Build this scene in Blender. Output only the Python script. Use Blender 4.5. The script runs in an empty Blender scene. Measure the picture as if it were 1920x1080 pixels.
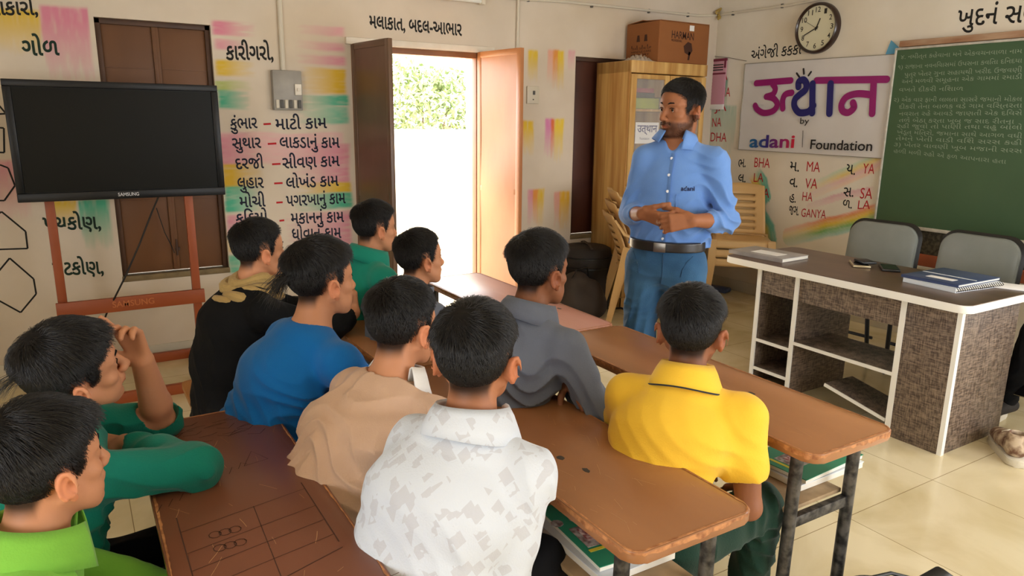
import bpy, bmesh, math, random
import numpy as np
from mathutils import Vector, Matrix, noise as mnoise
import openvdb as vdb

random.seed(7)
RNG = np.random.default_rng(7)
SC = bpy.context.scene
COL = SC.collection

# ------------------------------------------------------------------ camera
YAW, PITCH, ROLL, FPX = 0.54815874, 0.22842653, 0.0118978, 1348.3
cam_d = bpy.data.cameras.new('camera')
cam_d.sensor_width = 36.0
cam_d.lens = FPX / 1920 * 36.0
cam_d.clip_start = 0.05
cam_d.clip_end = 300
cam = bpy.data.objects.new('camera', cam_d)
COL.objects.link(cam)
_f = Vector((math.sin(YAW) * math.cos(PITCH), math.cos(YAW) * math.cos(PITCH), -math.sin(PITCH)))
_r = Vector((math.cos(YAW), -math.sin(YAW), 0))
_u = _r.cross(_f)
_r2 = math.cos(ROLL) * _r + math.sin(ROLL) * _u
_u2 = -math.sin(ROLL) * _r + math.cos(ROLL) * _u
cam.matrix_world = Matrix(((_r2.x, _u2.x, -_f.x, 0), (_r2.y, _u2.y, -_f.y, 0), (_r2.z, _u2.z, -_f.z, 1.5), (0, 0, 0, 1)))
SC.camera = cam

# ------------------------------------------------------------------ world, sun, daylight
W = bpy.data.worlds.new('sky')
SC.world = W
W.use_nodes = True
_bg = W.node_tree.nodes['Background']
_bg.inputs[0].default_value = (0.955, 0.97, 1.0, 1)
_bg.inputs[1].default_value = 5.2
sun_d = bpy.data.lights.new('sun', 'SUN')
sun_d.energy = 9.0
sun_d.angle = 0.02
sun_d.color = (1.0, 0.94, 0.84)
sun = bpy.data.objects.new('sun', sun_d)
COL.objects.link(sun)
sun.rotation_euler = Vector((-0.55, 0.05, 0.83)).to_track_quat('Z', 'Y').to_euler()
sun.location = (-6, 12, 12)

def portal(name, loc, normal, w, h):
    d = bpy.data.lights.new(name, 'AREA')
    d.shape = 'RECTANGLE'
    d.size, d.size_y = w, h
    d.cycles.is_portal = True
    o = bpy.data.objects.new(name, d)
    COL.objects.link(o)
    o.location = loc
    o.rotation_euler = Vector(normal).to_track_quat('-Z', 'Y').to_euler()

SC.view_settings.view_transform = 'Standard'
SC.view_settings.look = 'None'
SC.view_settings.exposure = 0.9
SC.view_settings.gamma = 1.0
SC.view_settings.use_curve_mapping = False
SC.cycles.max_bounces = 8
SC.cycles.diffuse_bounces = 5
SC.cycles.sample_clamp_indirect = 6.0
SC.cycles.caustics_reflective = False
SC.cycles.caustics_refractive = False

# ------------------------------------------------------------------ materials
def srgb(r, g, b):
    f = lambda c: (c / 255 / 12.92) if c / 255 <= 0.04045 else ((c / 255 + 0.055) / 1.055) ** 2.4
    return (f(r), f(g), f(b))

MATS = {}

def pmat(name, col, rough=0.5, metal=0.0, spec=0.5, var=None, bump=None, coat=0.0, col2=None, stretch=(1, 1, 1), attr=None, sss=0.0, detail=4, sheen=0.0, alpha=1.0, trans=0.0):
    """principled material; var=(scale, contrast) mixes towards col2 by noise; bump=(scale, strength)"""
    m = bpy.data.materials.new(name)
    m.use_nodes = True
    nt = m.node_tree
    b = nt.nodes['Principled BSDF']
    b.inputs['Roughness'].default_value = rough
    b.inputs['Metallic'].default_value = metal
    b.inputs['Specular IOR Level'].default_value = spec
    b.inputs['Coat Weight'].default_value = coat
    b.inputs['Coat Roughness'].default_value = 0.15
    b.inputs['Sheen Weight'].default_value = sheen
    b.inputs['Alpha'].default_value = alpha
    b.inputs['Transmission Weight'].default_value = trans
    if sss:
        b.inputs['Subsurface Weight'].default_value = sss
        b.inputs['Subsurface Radius'].default_value = (0.012, 0.005, 0.003)
        b.inputs['Subsurface Scale'].default_value = 0.6
    col = (*col, 1)
    src = None
    tc = nt.nodes.new('ShaderNodeTexCoord')
    mp = nt.nodes.new('ShaderNodeMapping')
    mp.inputs['Scale'].default_value = stretch
    nt.links.new(tc.outputs['Object'], mp.inputs[0])
    if attr:
        a = nt.nodes.new('ShaderNodeAttribute')
        a.attribute_name = attr
        src = a.outputs['Color']
    if var:
        n = nt.nodes.new('ShaderNodeTexNoise')
        n.inputs['Scale'].default_value = var[0]
        n.inputs['Detail'].default_value = detail
        nt.links.new(mp.outputs[0], n.inputs['Vector'])
        r = nt.nodes.new('ShaderNodeMapRange')
        r.inputs[1].default_value = 0.5 - 0.5 / max(var[1], 1e-3) * 0.5
        r.inputs[2].default_value = 0.5 + 0.5 / max(var[1], 1e-3) * 0.5
        nt.links.new(n.outputs['Fac'], r.inputs[0])
        x = nt.nodes.new('ShaderNodeMix')
        x.data_type = 'RGBA'
        nt.links.new(r.outputs[0], x.inputs[0])
        if src:
            x.blend_type = 'MULTIPLY'
            nt.links.new(src, x.inputs[6])
        else:
            x.inputs[6].default_value = col
        x.inputs[7].default_value = (*(col2 or tuple(c * 0.6 for c in col[:3])), 1)
        src = x.outputs[2]
    if src:
        nt.links.new(src, b.inputs['Base Color'])
    else:
        b.inputs['Base Color'].default_value = col
    if bump:
        n2 = nt.nodes.new('ShaderNodeTexNoise')
        n2.inputs['Scale'].default_value = bump[0]
        n2.inputs['Detail'].default_value = 5
        nt.links.new(mp.outputs[0], n2.inputs['Vector'])
        bp = nt.nodes.new('ShaderNodeBump')
        bp.inputs['Strength'].default_value = bump[1]
        bp.inputs['Distance'].default_value = 0.004
        nt.links.new(n2.outputs['Fac'], bp.inputs['Height'])
        nt.links.new(bp.outputs[0], b.inputs['Normal'])
    MATS[name] = m
    return m

def M(name):
    return MATS[name]

pmat('plaster', (1, 1, 1), 0.85, attr='paint', var=(3.0, 0.8), col2=(0.86, 0.84, 0.80), bump=(18, 0.25), detail=8)
pmat('plain_wall', srgb(222, 212, 190), 0.85, var=(2, 0.7), bump=(18, 0.2))
pmat('ceiling_paint', srgb(225, 218, 205), 0.9)
pmat('white_paint', srgb(246, 242, 232), 0.5, var=(9, .6), col2=srgb(222, 210, 190))
pmat('shutter', srgb(118, 78, 46), 0.5, var=(2.2, 1.2), col2=srgb(92, 58, 34), bump=(30, .12), stretch=(1, 1, .35))
pmat('shutter_dark', srgb(82, 42, 26), 0.5, var=(3, 1), col2=srgb(56, 26, 18))
pmat('frame_brown', srgb(86, 56, 36), 0.55, var=(6, 1))
pmat('door_metal', srgb(186, 126, 80), 0.40, var=(3.5, 1.2), col2=srgb(168, 106, 64), bump=(6, .25), stretch=(1, 1, .4))
pmat('door_frame', srgb(150, 96, 58), 0.5, var=(5, 1))
pmat('steel', srgb(150, 145, 138), 0.35, metal=1)
pmat('dark_iron', srgb(42, 40, 38), 0.5, metal=.6, var=(40, 2), col2=srgb(96, 92, 86), bump=(60, .2))
pmat('stone_sill', srgb(140, 120, 84), 0.7, var=(12, 1))
pmat('ink_black', srgb(22, 20, 16), 0.8)
pmat('ink_green', srgb(16, 44, 30), 0.8)
pmat('ink_navy', srgb(16, 22, 44), 0.8)
pmat('ink_red', srgb(186, 22, 34), 0.8)
pmat('chalk', srgb(150, 166, 146), 0.9)
pmat('pvc', srgb(214, 206, 188), 0.45)
pmat('pvc_line', srgb(120, 108, 90), 0.6)
pmat('grey_box', srgb(168, 164, 156), 0.45, var=(8, .8), bump=(30, .1))
pmat('grey_dark', srgb(80, 78, 74), 0.5)
pmat('tube_white', srgb(235, 235, 228), 0.4)
pmat('ground_sand', srgb(226, 210, 180), 0.95, var=(.8, 1), col2=srgb(205, 185, 150))
pmat('leaf_pale', srgb(126, 146, 92), 0.6, var=(9, 1.2), col2=srgb(160, 168, 124))
pmat('twig', srgb(120, 100, 76), 0.8)

def floor_mat():
    m = pmat('floor_tile', (1, 1, 1), 0.12, spec=0.5)
    nt = m.node_tree
    b = nt.nodes['Principled BSDF']
    tc = nt.nodes.new('ShaderNodeTexCoord')
    n = nt.nodes.new('ShaderNodeTexNoise')
    n.inputs['Scale'].default_value = 1.7
    n.inputs['Detail'].default_value = 9
    n.inputs['Distortion'].default_value = 1.4
    nt.links.new(tc.outputs['Object'], n.inputs['Vector'])
    cr = nt.nodes.new('ShaderNodeValToRGB')
    e = cr.color_ramp.elements
    e[0].position, e[0].color = 0.3, (*srgb(198, 180, 138), 1)
    e[1].position, e[1].color = 0.62, (*srgb(226, 212, 176), 1)
    k = e.new(0.47); k.color = (*srgb(214, 198, 158), 1)
    nt.links.new(n.outputs['Fac'], cr.inputs[0])
    br = nt.nodes.new('ShaderNodeTexBrick')
    br.offset = 0.0
    br.inputs['Scale'].default_value = 1.0
    br.inputs['Mortar Size'].default_value = 0.0016
    br.inputs['Mortar Smooth'].default_value = 0.0
    br.inputs['Brick Width'].default_value = 0.6
    br.inputs['Row Height'].default_value = 0.6
    br.inputs['Color1'].default_value = (1, 1, 1, 1)
    br.inputs['Color2'].default_value = (0.93, 0.92, 0.9, 1)
    br.inputs['Mortar'].default_value = (0.42, 0.36, 0.28, 1)
    mp = nt.nodes.new('ShaderNodeMapping')
    mp.inputs['Location'].default_value = (0.12, 0.03, 0)
    nt.links.new(tc.outputs['Object'], mp.inputs[0])
    nt.links.new(mp.outputs[0], br.inputs['Vector'])
    x = nt.nodes.new('ShaderNodeMix')
    x.data_type = 'RGBA'
    x.blend_type = 'MULTIPLY'
    x.inputs[0].default_value = 1
    nt.links.new(cr.outputs[0], x.inputs[6])
    nt.links.new(br.outputs['Color'], x.inputs[7])
    nt.links.new(x.outputs[2], b.inputs['Base Color'])
    rr = nt.nodes.new('ShaderNodeMapRange')
    rr.inputs[3].default_value = 0.10
    rr.inputs[4].default_value = 0.24
    nt.links.new(n.outputs['Fac'], rr.inputs[0])
    nt.links.new(rr.outputs[0], b.inputs['Roughness'])
floor_mat()

# ------------------------------------------------------------------ object helpers
def tag(o, label=None, cat=None, group=None, kind=None):
    if label: o['label'] = label
    if cat: o['category'] = cat
    if group: o['group'] = group
    if kind: o['kind'] = kind
    return o

def origin_of(o):
    v = Vector((0, 0, 0))
    while o is not None:
        v += o.location
        o = o.parent
    return v

def link(name, me, parent=None):
    o = bpy.data.objects.new(name, me)
    COL.objects.link(o)
    if parent is not None:
        o.parent = parent
    return o

def thing(name, label, cat, loc=(0, 0, 0), group=None):
    o = bpy.data.objects.new(name, None)
    o.empty_display_size = 0.1
    COL.objects.link(o)
    o.location = loc
    return tag(o, label, cat, group)

def from_arrays(name, V, F, mats, parent=None, origin=None, smooth=True, angle=None, fmat=None):
    """V world coords (n,3); F list of polygons or an (m,4)/(m,3) array"""
    V = np.asarray(V, dtype=np.float64)
    if origin is None:
        origin = Vector((0, 0, 0)) if parent is None else origin_of(parent)
    me = bpy.data.meshes.new(name)
    Vl = V - np.array(origin)
    if isinstance(F, np.ndarray):
        k = F.shape[1]
        me.vertices.add(len(Vl)); me.vertices.foreach_set('co', Vl.astype(np.float32).ravel())
        me.loops.add(F.size); me.loops.foreach_set('vertex_index', F.astype(np.int32).ravel())
        me.polygons.add(len(F)); me.polygons.foreach_set('loop_start', np.arange(0, F.size, k, dtype=np.int32))
        me.update(calc_edges=True)
        me.validate()
    else:
        me.from_pydata(Vl.tolist(), [], [list(f) for f in F])
        me.update()
    if not isinstance(mats, (list, tuple)): mats = [mats]
    for m in mats: me.materials.append(M(m) if isinstance(m, str) else m)
    if fmat is not None: me.polygons.foreach_set('material_index', np.asarray(fmat, dtype=np.int32))
    me.polygons.foreach_set('use_smooth', np.full(len(me.polygons), smooth))
    if smooth and angle: me.set_sharp_from_angle(angle=math.radians(angle))
    o = link(name, me, parent)
    if parent is None: o.location = origin
    return o

class MB:
    """collects shapes (world coordinates, or local ones when the parent sits at the origin) into one mesh"""
    def __init__(s):
        s.bm = bmesh.new()
    def _mat(s, faces, mi):
        for f in faces: f.material_index = mi
    def box(s, c, size, rot=None, bevel=0.0, seg=2, mi=0):
        mt = Matrix.Translation(c) @ (rot.to_4x4() if rot else Matrix()) @ Matrix.Diagonal((*size, 1))
        g = bmesh.ops.create_cube(s.bm, size=1, matrix=mt)
        vs = g['verts']
        fs = set(f for v in vs for f in v.link_faces)
        s._mat(fs, mi)
        if bevel:
            es = list(set(e for v in vs for e in v.link_edges))
            bmesh.ops.bevel(s.bm, geom=es, offset=bevel, segments=seg, affect='EDGES', profile=0.5, material=-1)
        return s
    def span(s, lo, hi, bevel=0.0, mi=0, seg=2):
        lo, hi = Vector(lo), Vector(hi)
        return s.box((lo + hi) / 2, hi - lo, None, bevel, seg, mi)
    def bar(s, a, b, w, h, up=(0, 0, 1), bevel=0.0, mi=0):
        a, b = Vector(a), Vector(b)
        d = (b - a)
        x = d.normalized()
        u = Vector(up)
        y = u.cross(x)
        if y.length < 1e-4: y = Vector((0, 1, 0)).cross(x)
        y.normalize()
        z = x.cross(y)
        return s.box((a + b) / 2, (d.length, w, h), Matrix((x, y, z)).transposed(), bevel, 2, mi)
    def tube(s, pts, r, n=10, mi=0, cap=True, flat=1.0):
        pts = [Vector(p) for p in pts]
        rs = r if isinstance(r, (list, tuple)) else [r] * len(pts)
        t0 = (pts[1] - pts[0]).normalized()
        ref = Vector((0, 0, 1)) if abs(t0.z) < .9 else Vector((1, 0, 0))
        u = t0.cross(ref).normalized()
        rings = []
        for i, p in enumerate(pts):
            t = (pts[min(i + 1, len(pts) - 1)] - pts[max(i - 1, 0)]).normalized()
            u = (u - t * u.dot(t)).normalized()
            w = t.cross(u)
            rings.append([s.bm.verts.new(p + (u * math.cos(a) + w * math.sin(a) * flat) * rs[i]) for a in [2 * math.pi * k / n for k in range(n)]])
        for A, B in zip(rings, rings[1:]):
            for k in range(n):
                f = s.bm.faces.new((A[k], A[(k + 1) % n], B[(k + 1) % n], B[k])); f.material_index = mi; f.smooth = True
        if cap:
            f = s.bm.faces.new(rings[0][::-1]); f.material_index = mi
            f = s.bm.faces.new(rings[-1]); f.material_index = mi
        return s
    def lathe(s, prof, c, n=32, mi=0, axis='Z', rot=None):
        rings = []
        for r, z in prof:
            ring = []
            for k in range(n):
                a = 2 * math.pi * k / n
                p = Vector((r * math.cos(a), r * math.sin(a), z))
                if rot: p = rot @ p
                ring.append(s.bm.verts.new(p + Vector(c)))
            rings.append(ring)
        for A, B in zip(rings, rings[1:]):
            for k in range(n):
                f = s.bm.faces.new((A[k], A[(k + 1) % n], B[(k + 1) % n], B[k])); f.material_index = mi; f.smooth = True
        if prof[0][0] > 1e-6: s.bm.faces.new(rings[0][::-1]).material_index = mi
        if prof[-1][0] > 1e-6: s.bm.faces.new(rings[-1]).material_index = mi
        return s
    def prism(s, poly, org, ux, uy, h, mi=0, bevel=0.0):
        """poly in the ux, uy frame at org, extruded by h along ux x uy"""
        ux, uy, org = Vector(ux), Vector(uy), Vector(org)
        n = ux.cross(uy).normalized()
        a = [s.bm.verts.new(org + ux * p[0] + uy * p[1]) for p in poly]
        b = [s.bm.verts.new(v.co + n * h) for v in a]
        N = len(poly)
        fs = [s.bm.faces.new(a[::-1]), s.bm.faces.new(b)]
        for k in range(N): fs.append(s.bm.faces.new((a[k], a[(k + 1) % N], b[(k + 1) % N], b[k])))
        s._mat(fs, mi)
        if bevel:
            es = list(set(list(fs[0].edges) + list(fs[1].edges)))
            bmesh.ops.bevel(s.bm, geom=es, offset=bevel, segments=2, affect='EDGES', profile=0.5, material=-1)
        return s
    def ribbon(s, pts, org, ux, uy, w, lift=0.0008, mi=0, closed=False):
        """a brush or pen line: a strip of width w through 2-D pts in the plane org, ux, uy"""
        ux, uy, org = Vector(ux), Vector(uy), Vector(org)
        n = ux.cross(uy).normalized()
        P = [Vector((p[0], p[1])) for p in pts]
        if closed: P = P + [P[0], P[1]]
        L = []
        for i, p in enumerate(P):
            t = P[min(i + 1, len(P) - 1)] - P[max(i - 1, 0)]
            if t.length < 1e-9: t = Vector((1, 0))
            t.normalize()
            q = Vector((-t.y, t.x)) * w / 2
            L.append([s.bm.verts.new(org + ux * (p + sg * q).x + uy * (p + sg * q).y + n * lift) for sg in (1, -1)])
        for A, B in zip(L, L[1:]):
            s.bm.faces.new((A[1], B[1], B[0], A[0])).material_index = mi
        return s
    def add(s, V, F, mi=0, smooth=True):
        vs = [s.bm.verts.new(v) for v in V]
        for f in F:
            try:
                q = s.bm.faces.new([vs[i] for i in f]); q.material_index = mi; q.smooth = smooth
            except ValueError: pass
        return s
    def build(s, name, mats, parent=None, origin=None, angle=35, flat=False):
        if origin is None:
            if parent is not None: origin = origin_of(parent)
            else:
                co = [v.co for v in s.bm.verts]
                lo = Vector((min(c.x for c in co), min(c.y for c in co), min(c.z for c in co)))
                hi = Vector((max(c.x for c in co), max(c.y for c in co), max(c.z for c in co)))
                origin = Vector(((lo.x + hi.x) / 2, (lo.y + hi.y) / 2, lo.z))
        origin = Vector(origin)
        bmesh.ops.translate(s.bm, verts=s.bm.verts, vec=-origin)
        if not flat: bmesh.ops.recalc_face_normals(s.bm, faces=s.bm.faces)
        me = bpy.data.meshes.new(name)
        s.bm.to_mesh(me); s.bm.free()
        if not isinstance(mats, (list, tuple)): mats = [mats]
        for m in mats: me.materials.append(M(m) if isinstance(m, str) else m)
        me.polygons.foreach_set('use_smooth', np.full(len(me.polygons), not flat))
        if not flat: me.set_sharp_from_angle(angle=math.radians(angle))
        o = link(name, me, parent)
        if parent is None: o.location = origin
        return o

def copy_tree(o, parent=None):
    c = o.copy()
    COL.objects.link(c)
    if parent is not None: c.parent = parent
    for ch in list(o.children): copy_tree(ch, c)
    return c

def text_mesh(body, bold=0.0, shear=0.0):
    cu = bpy.data.curves.new('lettering', 'FONT')
    cu.body = body
    cu.size = 1.0
    cu.shear = shear
    cu.offset = bold
    cu.resolution_u = 3
    o = bpy.data.objects.new('lettering', cu)
    COL.objects.link(o)
    me = bpy.data.meshes.new_from_object(o.evaluated_get(bpy.context.evaluated_depsgraph_get()))
    bpy.data.objects.remove(o)
    bpy.data.curves.remove(cu)
    V = np.array([v.co[:2] for v in me.vertices]) if len(me.vertices) else np.zeros((0, 2))
    F = [tuple(p.vertices) for p in me.polygons]
    bpy.data.meshes.remove(me)
    return V, F

def letter(name, items, mat, parent, org_of, lift=0.0012):
    """items: (body, u0, v0, u1, v1, height, bold); org_of maps plane (u, v) to world; flat paint, one mesh a word"""
    for it in items:
        body, u0, v0, u1, v1, hh = it[:6]
        V, F = text_mesh(body, it[6] if len(it) > 6 else 0.0)
        if not len(V): continue
        x0, x1 = V[:, 0].min(), V[:, 0].max()
        a = (V[:, 0] - x0) / (x1 - x0)
        uu = u0 + (u1 - u0) * a
        vv = v0 + (v1 - v0) * a + V[:, 1] / .62 * hh
        from_arrays(name, [org_of(u, v, lift) for u, v in zip(uu, vv)], F, mat, parent, smooth=False)

# ------------------------------------------------------------------ room
D, RX = 4.9, 5.13             # inner faces of the back wall (y) and the right wall (x)
X0, Y0, ZC = -2.3, -1.8, 2.78

def snoise(x, y, s=1.0, seed=0, oct=4):
    r = np.random.default_rng(seed)
    out = np.zeros_like(x)
    amp, tot = 1.0, 0.0
    for o in range(oct):
        for _ in range(3):
            a = r.uniform(0, 2 * math.pi)
            k = s * 2 ** o * r.uniform(.7, 1.3)
            out += amp * np.sin(k * (x * math.cos(a) + y * math.sin(a)) + r.uniform(0, 6.28) + 1.3 * np.sin(k * .6 * (y * math.cos(a) - x * math.sin(a)) + r.uniform(0, 6.28)))
        tot += amp * 1.8
        amp *= .55
    return out / tot

def sstep(a, b, x):
    t = np.clip((x - a) / (b - a), 0, 1)
    return t * t * (3 - 2 * t)

def painted_wall(name, us, vs, holes, to_world, base, strokes, label):
    """a wall face as a fine grid whose colours carry the brush-painted patches; holes = openings (u0,v0,u1,v1)"""
    def line(lo, hi, cuts, step):
        c = sorted(set([lo, hi] + [k for k in cuts if lo < k < hi]))
        out = []
        for a, b in zip(c, c[1:]):
            n = max(1, int(round((b - a) / step)))
            out += [a + (b - a) * i / n for i in range(n)]
        return np.array(out + [hi])
    U = line(us[0], us[1], [h[0] for h in holes] + [h[2] for h in holes], us[2])
    Vv = line(vs[0], vs[1], [h[1] for h in holes] + [h[3] for h in holes], vs[2])
    gu, gv = np.meshgrid(U, Vv, indexing='ij')
    C = np.empty(gu.shape + (3,))
    C[:] = base
    mott = snoise(gu, gv, 2.3, 3)
    C *= (1 + .035 * mott)[..., None]
    stain = sstep(.25, .75, snoise(gu, gv, 1.6, 11)) * .10
    C *= 1 - stain[..., None] * np.array([.6, .9, 1.5])
    low = sstep(.55, .0, gv + .1 * snoise(gu, gv, 7, 5)) * .18            # scuffs near the floor
    C *= 1 - low[..., None] * np.array([.7, .9, 1.2])
    for st in strokes:
        u0, v0, u1, v1, col, ax, fade, op = st
        u0, u1 = min(u0, u1), max(u0, u1)
        v0, v1 = min(v0, v1), max(v0, v1)
        seed = int(abs(u0 * 917 + v0 * 531)) % 1000
        hx = snoise(gu, gv, 9, seed) * .012
        if ax == 'h':       # brush pulled sideways
            streak = snoise(gu * .12, gv, 160, seed + 1, 3)
            m = sstep(u0 - .02, u0 + .015, gu + hx) * (1 - sstep(u1 - .02, u1 + .02, gu + hx)) * sstep(v0 - .006, v0 + .012, gv + hx * .5) * (1 - sstep(v1 - .012, v1 + .006, gv + hx * .5))
            t = (gu - u0) / (u1 - u0)
            t = 1 - t if fade == 'l' else t
        else:
            streak = snoise(gu, gv * .12, 160, seed + 1, 3)
            m = sstep(u0 - .006, u0 + .01, gu + hx * .5) * (1 - sstep(u1 - .01, u1 + .006, gu + hx * .5)) * sstep(v0 - .03, v0 + .02, gv + hx) * (1 - sstep(v1 - .02, v1 + .008, gv + hx * .4))
            t = (v1 - gv) / (v1 - v0)
        if fade: m = m * np.clip(1.25 - 1.15 * np.clip(t + .25 * streak, 0, 1.2), 0, 1)
        m = np.clip(m * op * (1 + .35 * streak), 0, 1)
        C = C * (1 - m[..., None]) + np.array(srgb(*col)) * m[..., None]
    nu, nv = len(U), len(Vv)
    idx = np.arange(nu * nv).reshape(nu, nv)
    q = np.stack([idx[:-1, :-1], idx[1:, :-1], idx[1:, 1:], idx[:-1, 1:]], -1)
    cu, cv = (U[:-1] + U[1:]) / 2, (Vv[:-1] + Vv[1:]) / 2
    keep = np.ones((nu - 1, nv - 1), bool)
    for h in holes:
        keep &= ~((cu[:, None] > h[0]) & (cu[:, None] < h[2]) & (cv[None] > h[1]) & (cv[None] < h[3]))
    F = q[keep]
    P = to_world(gu.ravel(), gv.ravel(), 0.0)
    nf = len(F)
    V = [P]; quads = [F]; cols = [C.reshape(-1, 3)]
    n0 = len(P)
    T = .23
    def addq(pts):
        nonlocal n0
        V.append(np.array(pts)); quads.append(np.arange(n0, n0 + 4)[None]); cols.append(np.tile(np.array(base) * .97, (4, 1))); n0 += 4
    tw = lambda u, v, d: to_world(np.array([u]), np.array([v]), d)[0]
    for (a, b, c, d) in holes:      # reveals through the wall's thickness
        for (p, r) in (((a, b), (c, b)), ((c, b), (c, d)), ((c, d), (a, d)), ((a, d), (a, b))):
            addq([tw(*p, 0), tw(*r, 0), tw(*r, -T), tw(*p, -T)])
    # outer face, split round the openings
    cu_, cv_ = sorted(set([us[0], us[1]] + [h[i] for h in holes for i in (0, 2)])), sorted(set([vs[0], vs[1]] + [h[i] for h in holes for i in (1, 3)]))
    for a, c in zip(cu_, cu_[1:]):
        for b, d in zip(cv_, cv_[1:]):
            if any(h[0] - 1e-6 <= a and c <= h[2] + 1e-6 and h[1] - 1e-6 <= b and d <= h[3] + 1e-6 for h in holes): continue
            addq([tw(a, b, -T), tw(c, b, -T), tw(c, d, -T), tw(a, d, -T)])
    for (p, r) in (((us[0], vs[0]), (us[1], vs[0])), ((us[1], vs[0]), (us[1], vs[1])), ((us[1], vs[1]), (us[0], vs[1])), ((us[0], vs[1]), (us[0], vs[0]))):
        addq([tw(*p, 0), tw(*r, 0), tw(*r, -T), tw(*p, -T)])
    Vn, Qn, Cn = np.concatenate(V), np.concatenate(quads), np.concatenate(cols)
    o = from_arrays(name, Vn, Qn, 'plaster', smooth=False)
    a = o.data.color_attributes.new('paint', 'FLOAT_COLOR', 'POINT')
    a.data.foreach_set('color', np.concatenate([Cn, np.ones((len(Cn), 1))], 1).astype(np.float32).ravel())
    tag(o, kind='structure')
    o['label'] = label
    return o

YEL, PNK, TEA, ORG = (226, 190, 62), (226, 150, 170), (84, 186, 152), (232, 156, 74)
back_strokes = [
    (-.42, 1.82, -.055, 2.06, YEL, 'v', 1, .95), (-.05, 1.69, .18, 2.09, (222, 140, 165), 'v', 1, .95),
    (-.6, .93, -.21, 1.26, PNK, 'v', 1, .75), (-.13, .87, .01, 1.03, YEL, 'v', 1, .95), (.02, .73, .18, 1.03, TEA, 'v', 1, .9),
    (.835, 1.99, 1.08, 2.075, (226, 140, 165), 'h', 'r', .95), (.835, 1.90, 1.04, 1.965, PNK, 'h', 'r', .8),
    (.832, 1.745, 1.06, 1.845, YEL, 'h', 'r', 1), (.83, 1.66, 1.04, 1.725, (176, 196, 96), 'h', 'r', .8), (.83, 1.55, 1.03, 1.665, TEA, 'h', 'r', .95),
    (1.36, 2.03, 1.66, 2.095, PNK, 'h', 'l', .6), (1.34, 1.935, 1.66, 1.99, PNK, 'h', 'l', .75), (1.35, 1.845, 1.66, 1.91, PNK, 'h', 'l', .85),
    (1.36, 1.66, 1.66, 1.828, (224, 184, 52), 'h', 'l', 1), (1.33, 1.58, 1.66, 1.655, TEA, 'h', 'l', 1), (1.33, 1.46, 1.66, 1.58, (110, 196, 164), 'h', 'l', .85),
    (.82, 1.2, 1.62, 1.41, (238, 178, 190), 'h', None, .55), (.828, 1.20, 1.05, 1.40, PNK, 'h', 'r', .75), (.83, 1.06, 1.07, 1.215, (226, 186, 60), 'h', 'r', 1), (.83, .9, 1.06, 1.07, TEA, 'h', 'r', .95),
    (.83, .75, 1.04, .885, PNK, 'h', 'r', .8), (.83, .64, 1.03, .76, YEL, 'h', 'r', .95), (.83, .5, 1.04, .63, TEA, 'h', 'r', .8),
    (1.26, 1.06, 1.66, 1.335, PNK, 'h', 'l', .85), (1.28, .995, 1.66, 1.075, YEL, 'h', 'l', 1), (1.28, .885, 1.66, 1.0, TEA, 'h', 'l', .95),
    (1.2, .58, 1.66, .875, PNK, 'h', 'l', .8), (1.2, .42, 1.66, .58, YEL, 'h', 'l', .7),
    (3.11, 1.80, 3.205, 2.04, (232, 200, 70), 'v', 1, 1), (3.29, 1.79, 3.36, 2.05, (236, 170, 150), 'v', 1, .8), (3.34, 1.76, 3.40, 2.05, ORG, 'v', 1, 1), (3.39, 1.75, 3.455, 2.05, (230, 196, 60), 'v', 1, 1),
    (3.02, 1.25, 3.09, 1.51, ORG, 'v', 1, .9), (3.08, 1.24, 3.18, 1.51, (232, 196, 60), 'v', 1, 1), (3.28, 1.23, 3.35, 1.525, (224, 140, 190), 'v', 1, 1), (3.34, 1.21, 3.38, 1.525, (228, 120, 70), 'v', 1, 1), (3.375, 1.18, 3.465, 1.525, (236, 206, 70), 'v', 1, 1),
    (3.13, .68, 3.19, .97, PNK, 'v', 1, .9), (3.18, .67, 3.235, .97, ORG, 'v', 1, 1), (3.225, .66, 3.29, .97, YEL, 'v', 1, 1), (3.39, .64, 3.46, .94, (236, 160, 150), 'v', 1, .8), (3.44, .62, 3.545, .94, (236, 190, 60), 'v', 1, 1),
    (3.49, 1.9, 3.56, 2.06, PNK, 'v', 1, .6),
]
WALL_C = srgb(224, 212, 196)
HB = [(1.70, 0.0, 2.69, 1.985), (.205, .545, .822, 2.045), (3.565, .56, 4.1, 2.01)]
bw = lambda u, v, d: np.stack([np.asarray(u, float), D - d + 0 * np.asarray(u, float), np.asarray(v, float)], -1)
wall_back = painted_wall('wall_back', (X0, RX, .010), (0, ZC, .010), HB, bw, WALL_C, back_strokes, 'cream back wall with the open doorway, painted lettering and colour patches')
right_strokes = []
rw = lambda u, v, d: np.stack([RX - d + 0 * np.asarray(u, float), np.asarray(u, float), np.asarray(v, float)], -1)
right_strokes += [(4.6, 1.22, 4.98, 1.66, (150, 196, 176), 'v', 1, .55), (4.72, 1.62, 4.82, 1.9, (90, 170, 140), 'v', 1, .7)]
wall_right = painted_wall('wall_right', (Y0, D, .010), (0, ZC, .010), [(-1.0, .75, .35, 2.05)], rw, srgb(238, 231, 217), right_strokes, 'cream right wall behind the green board')

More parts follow.
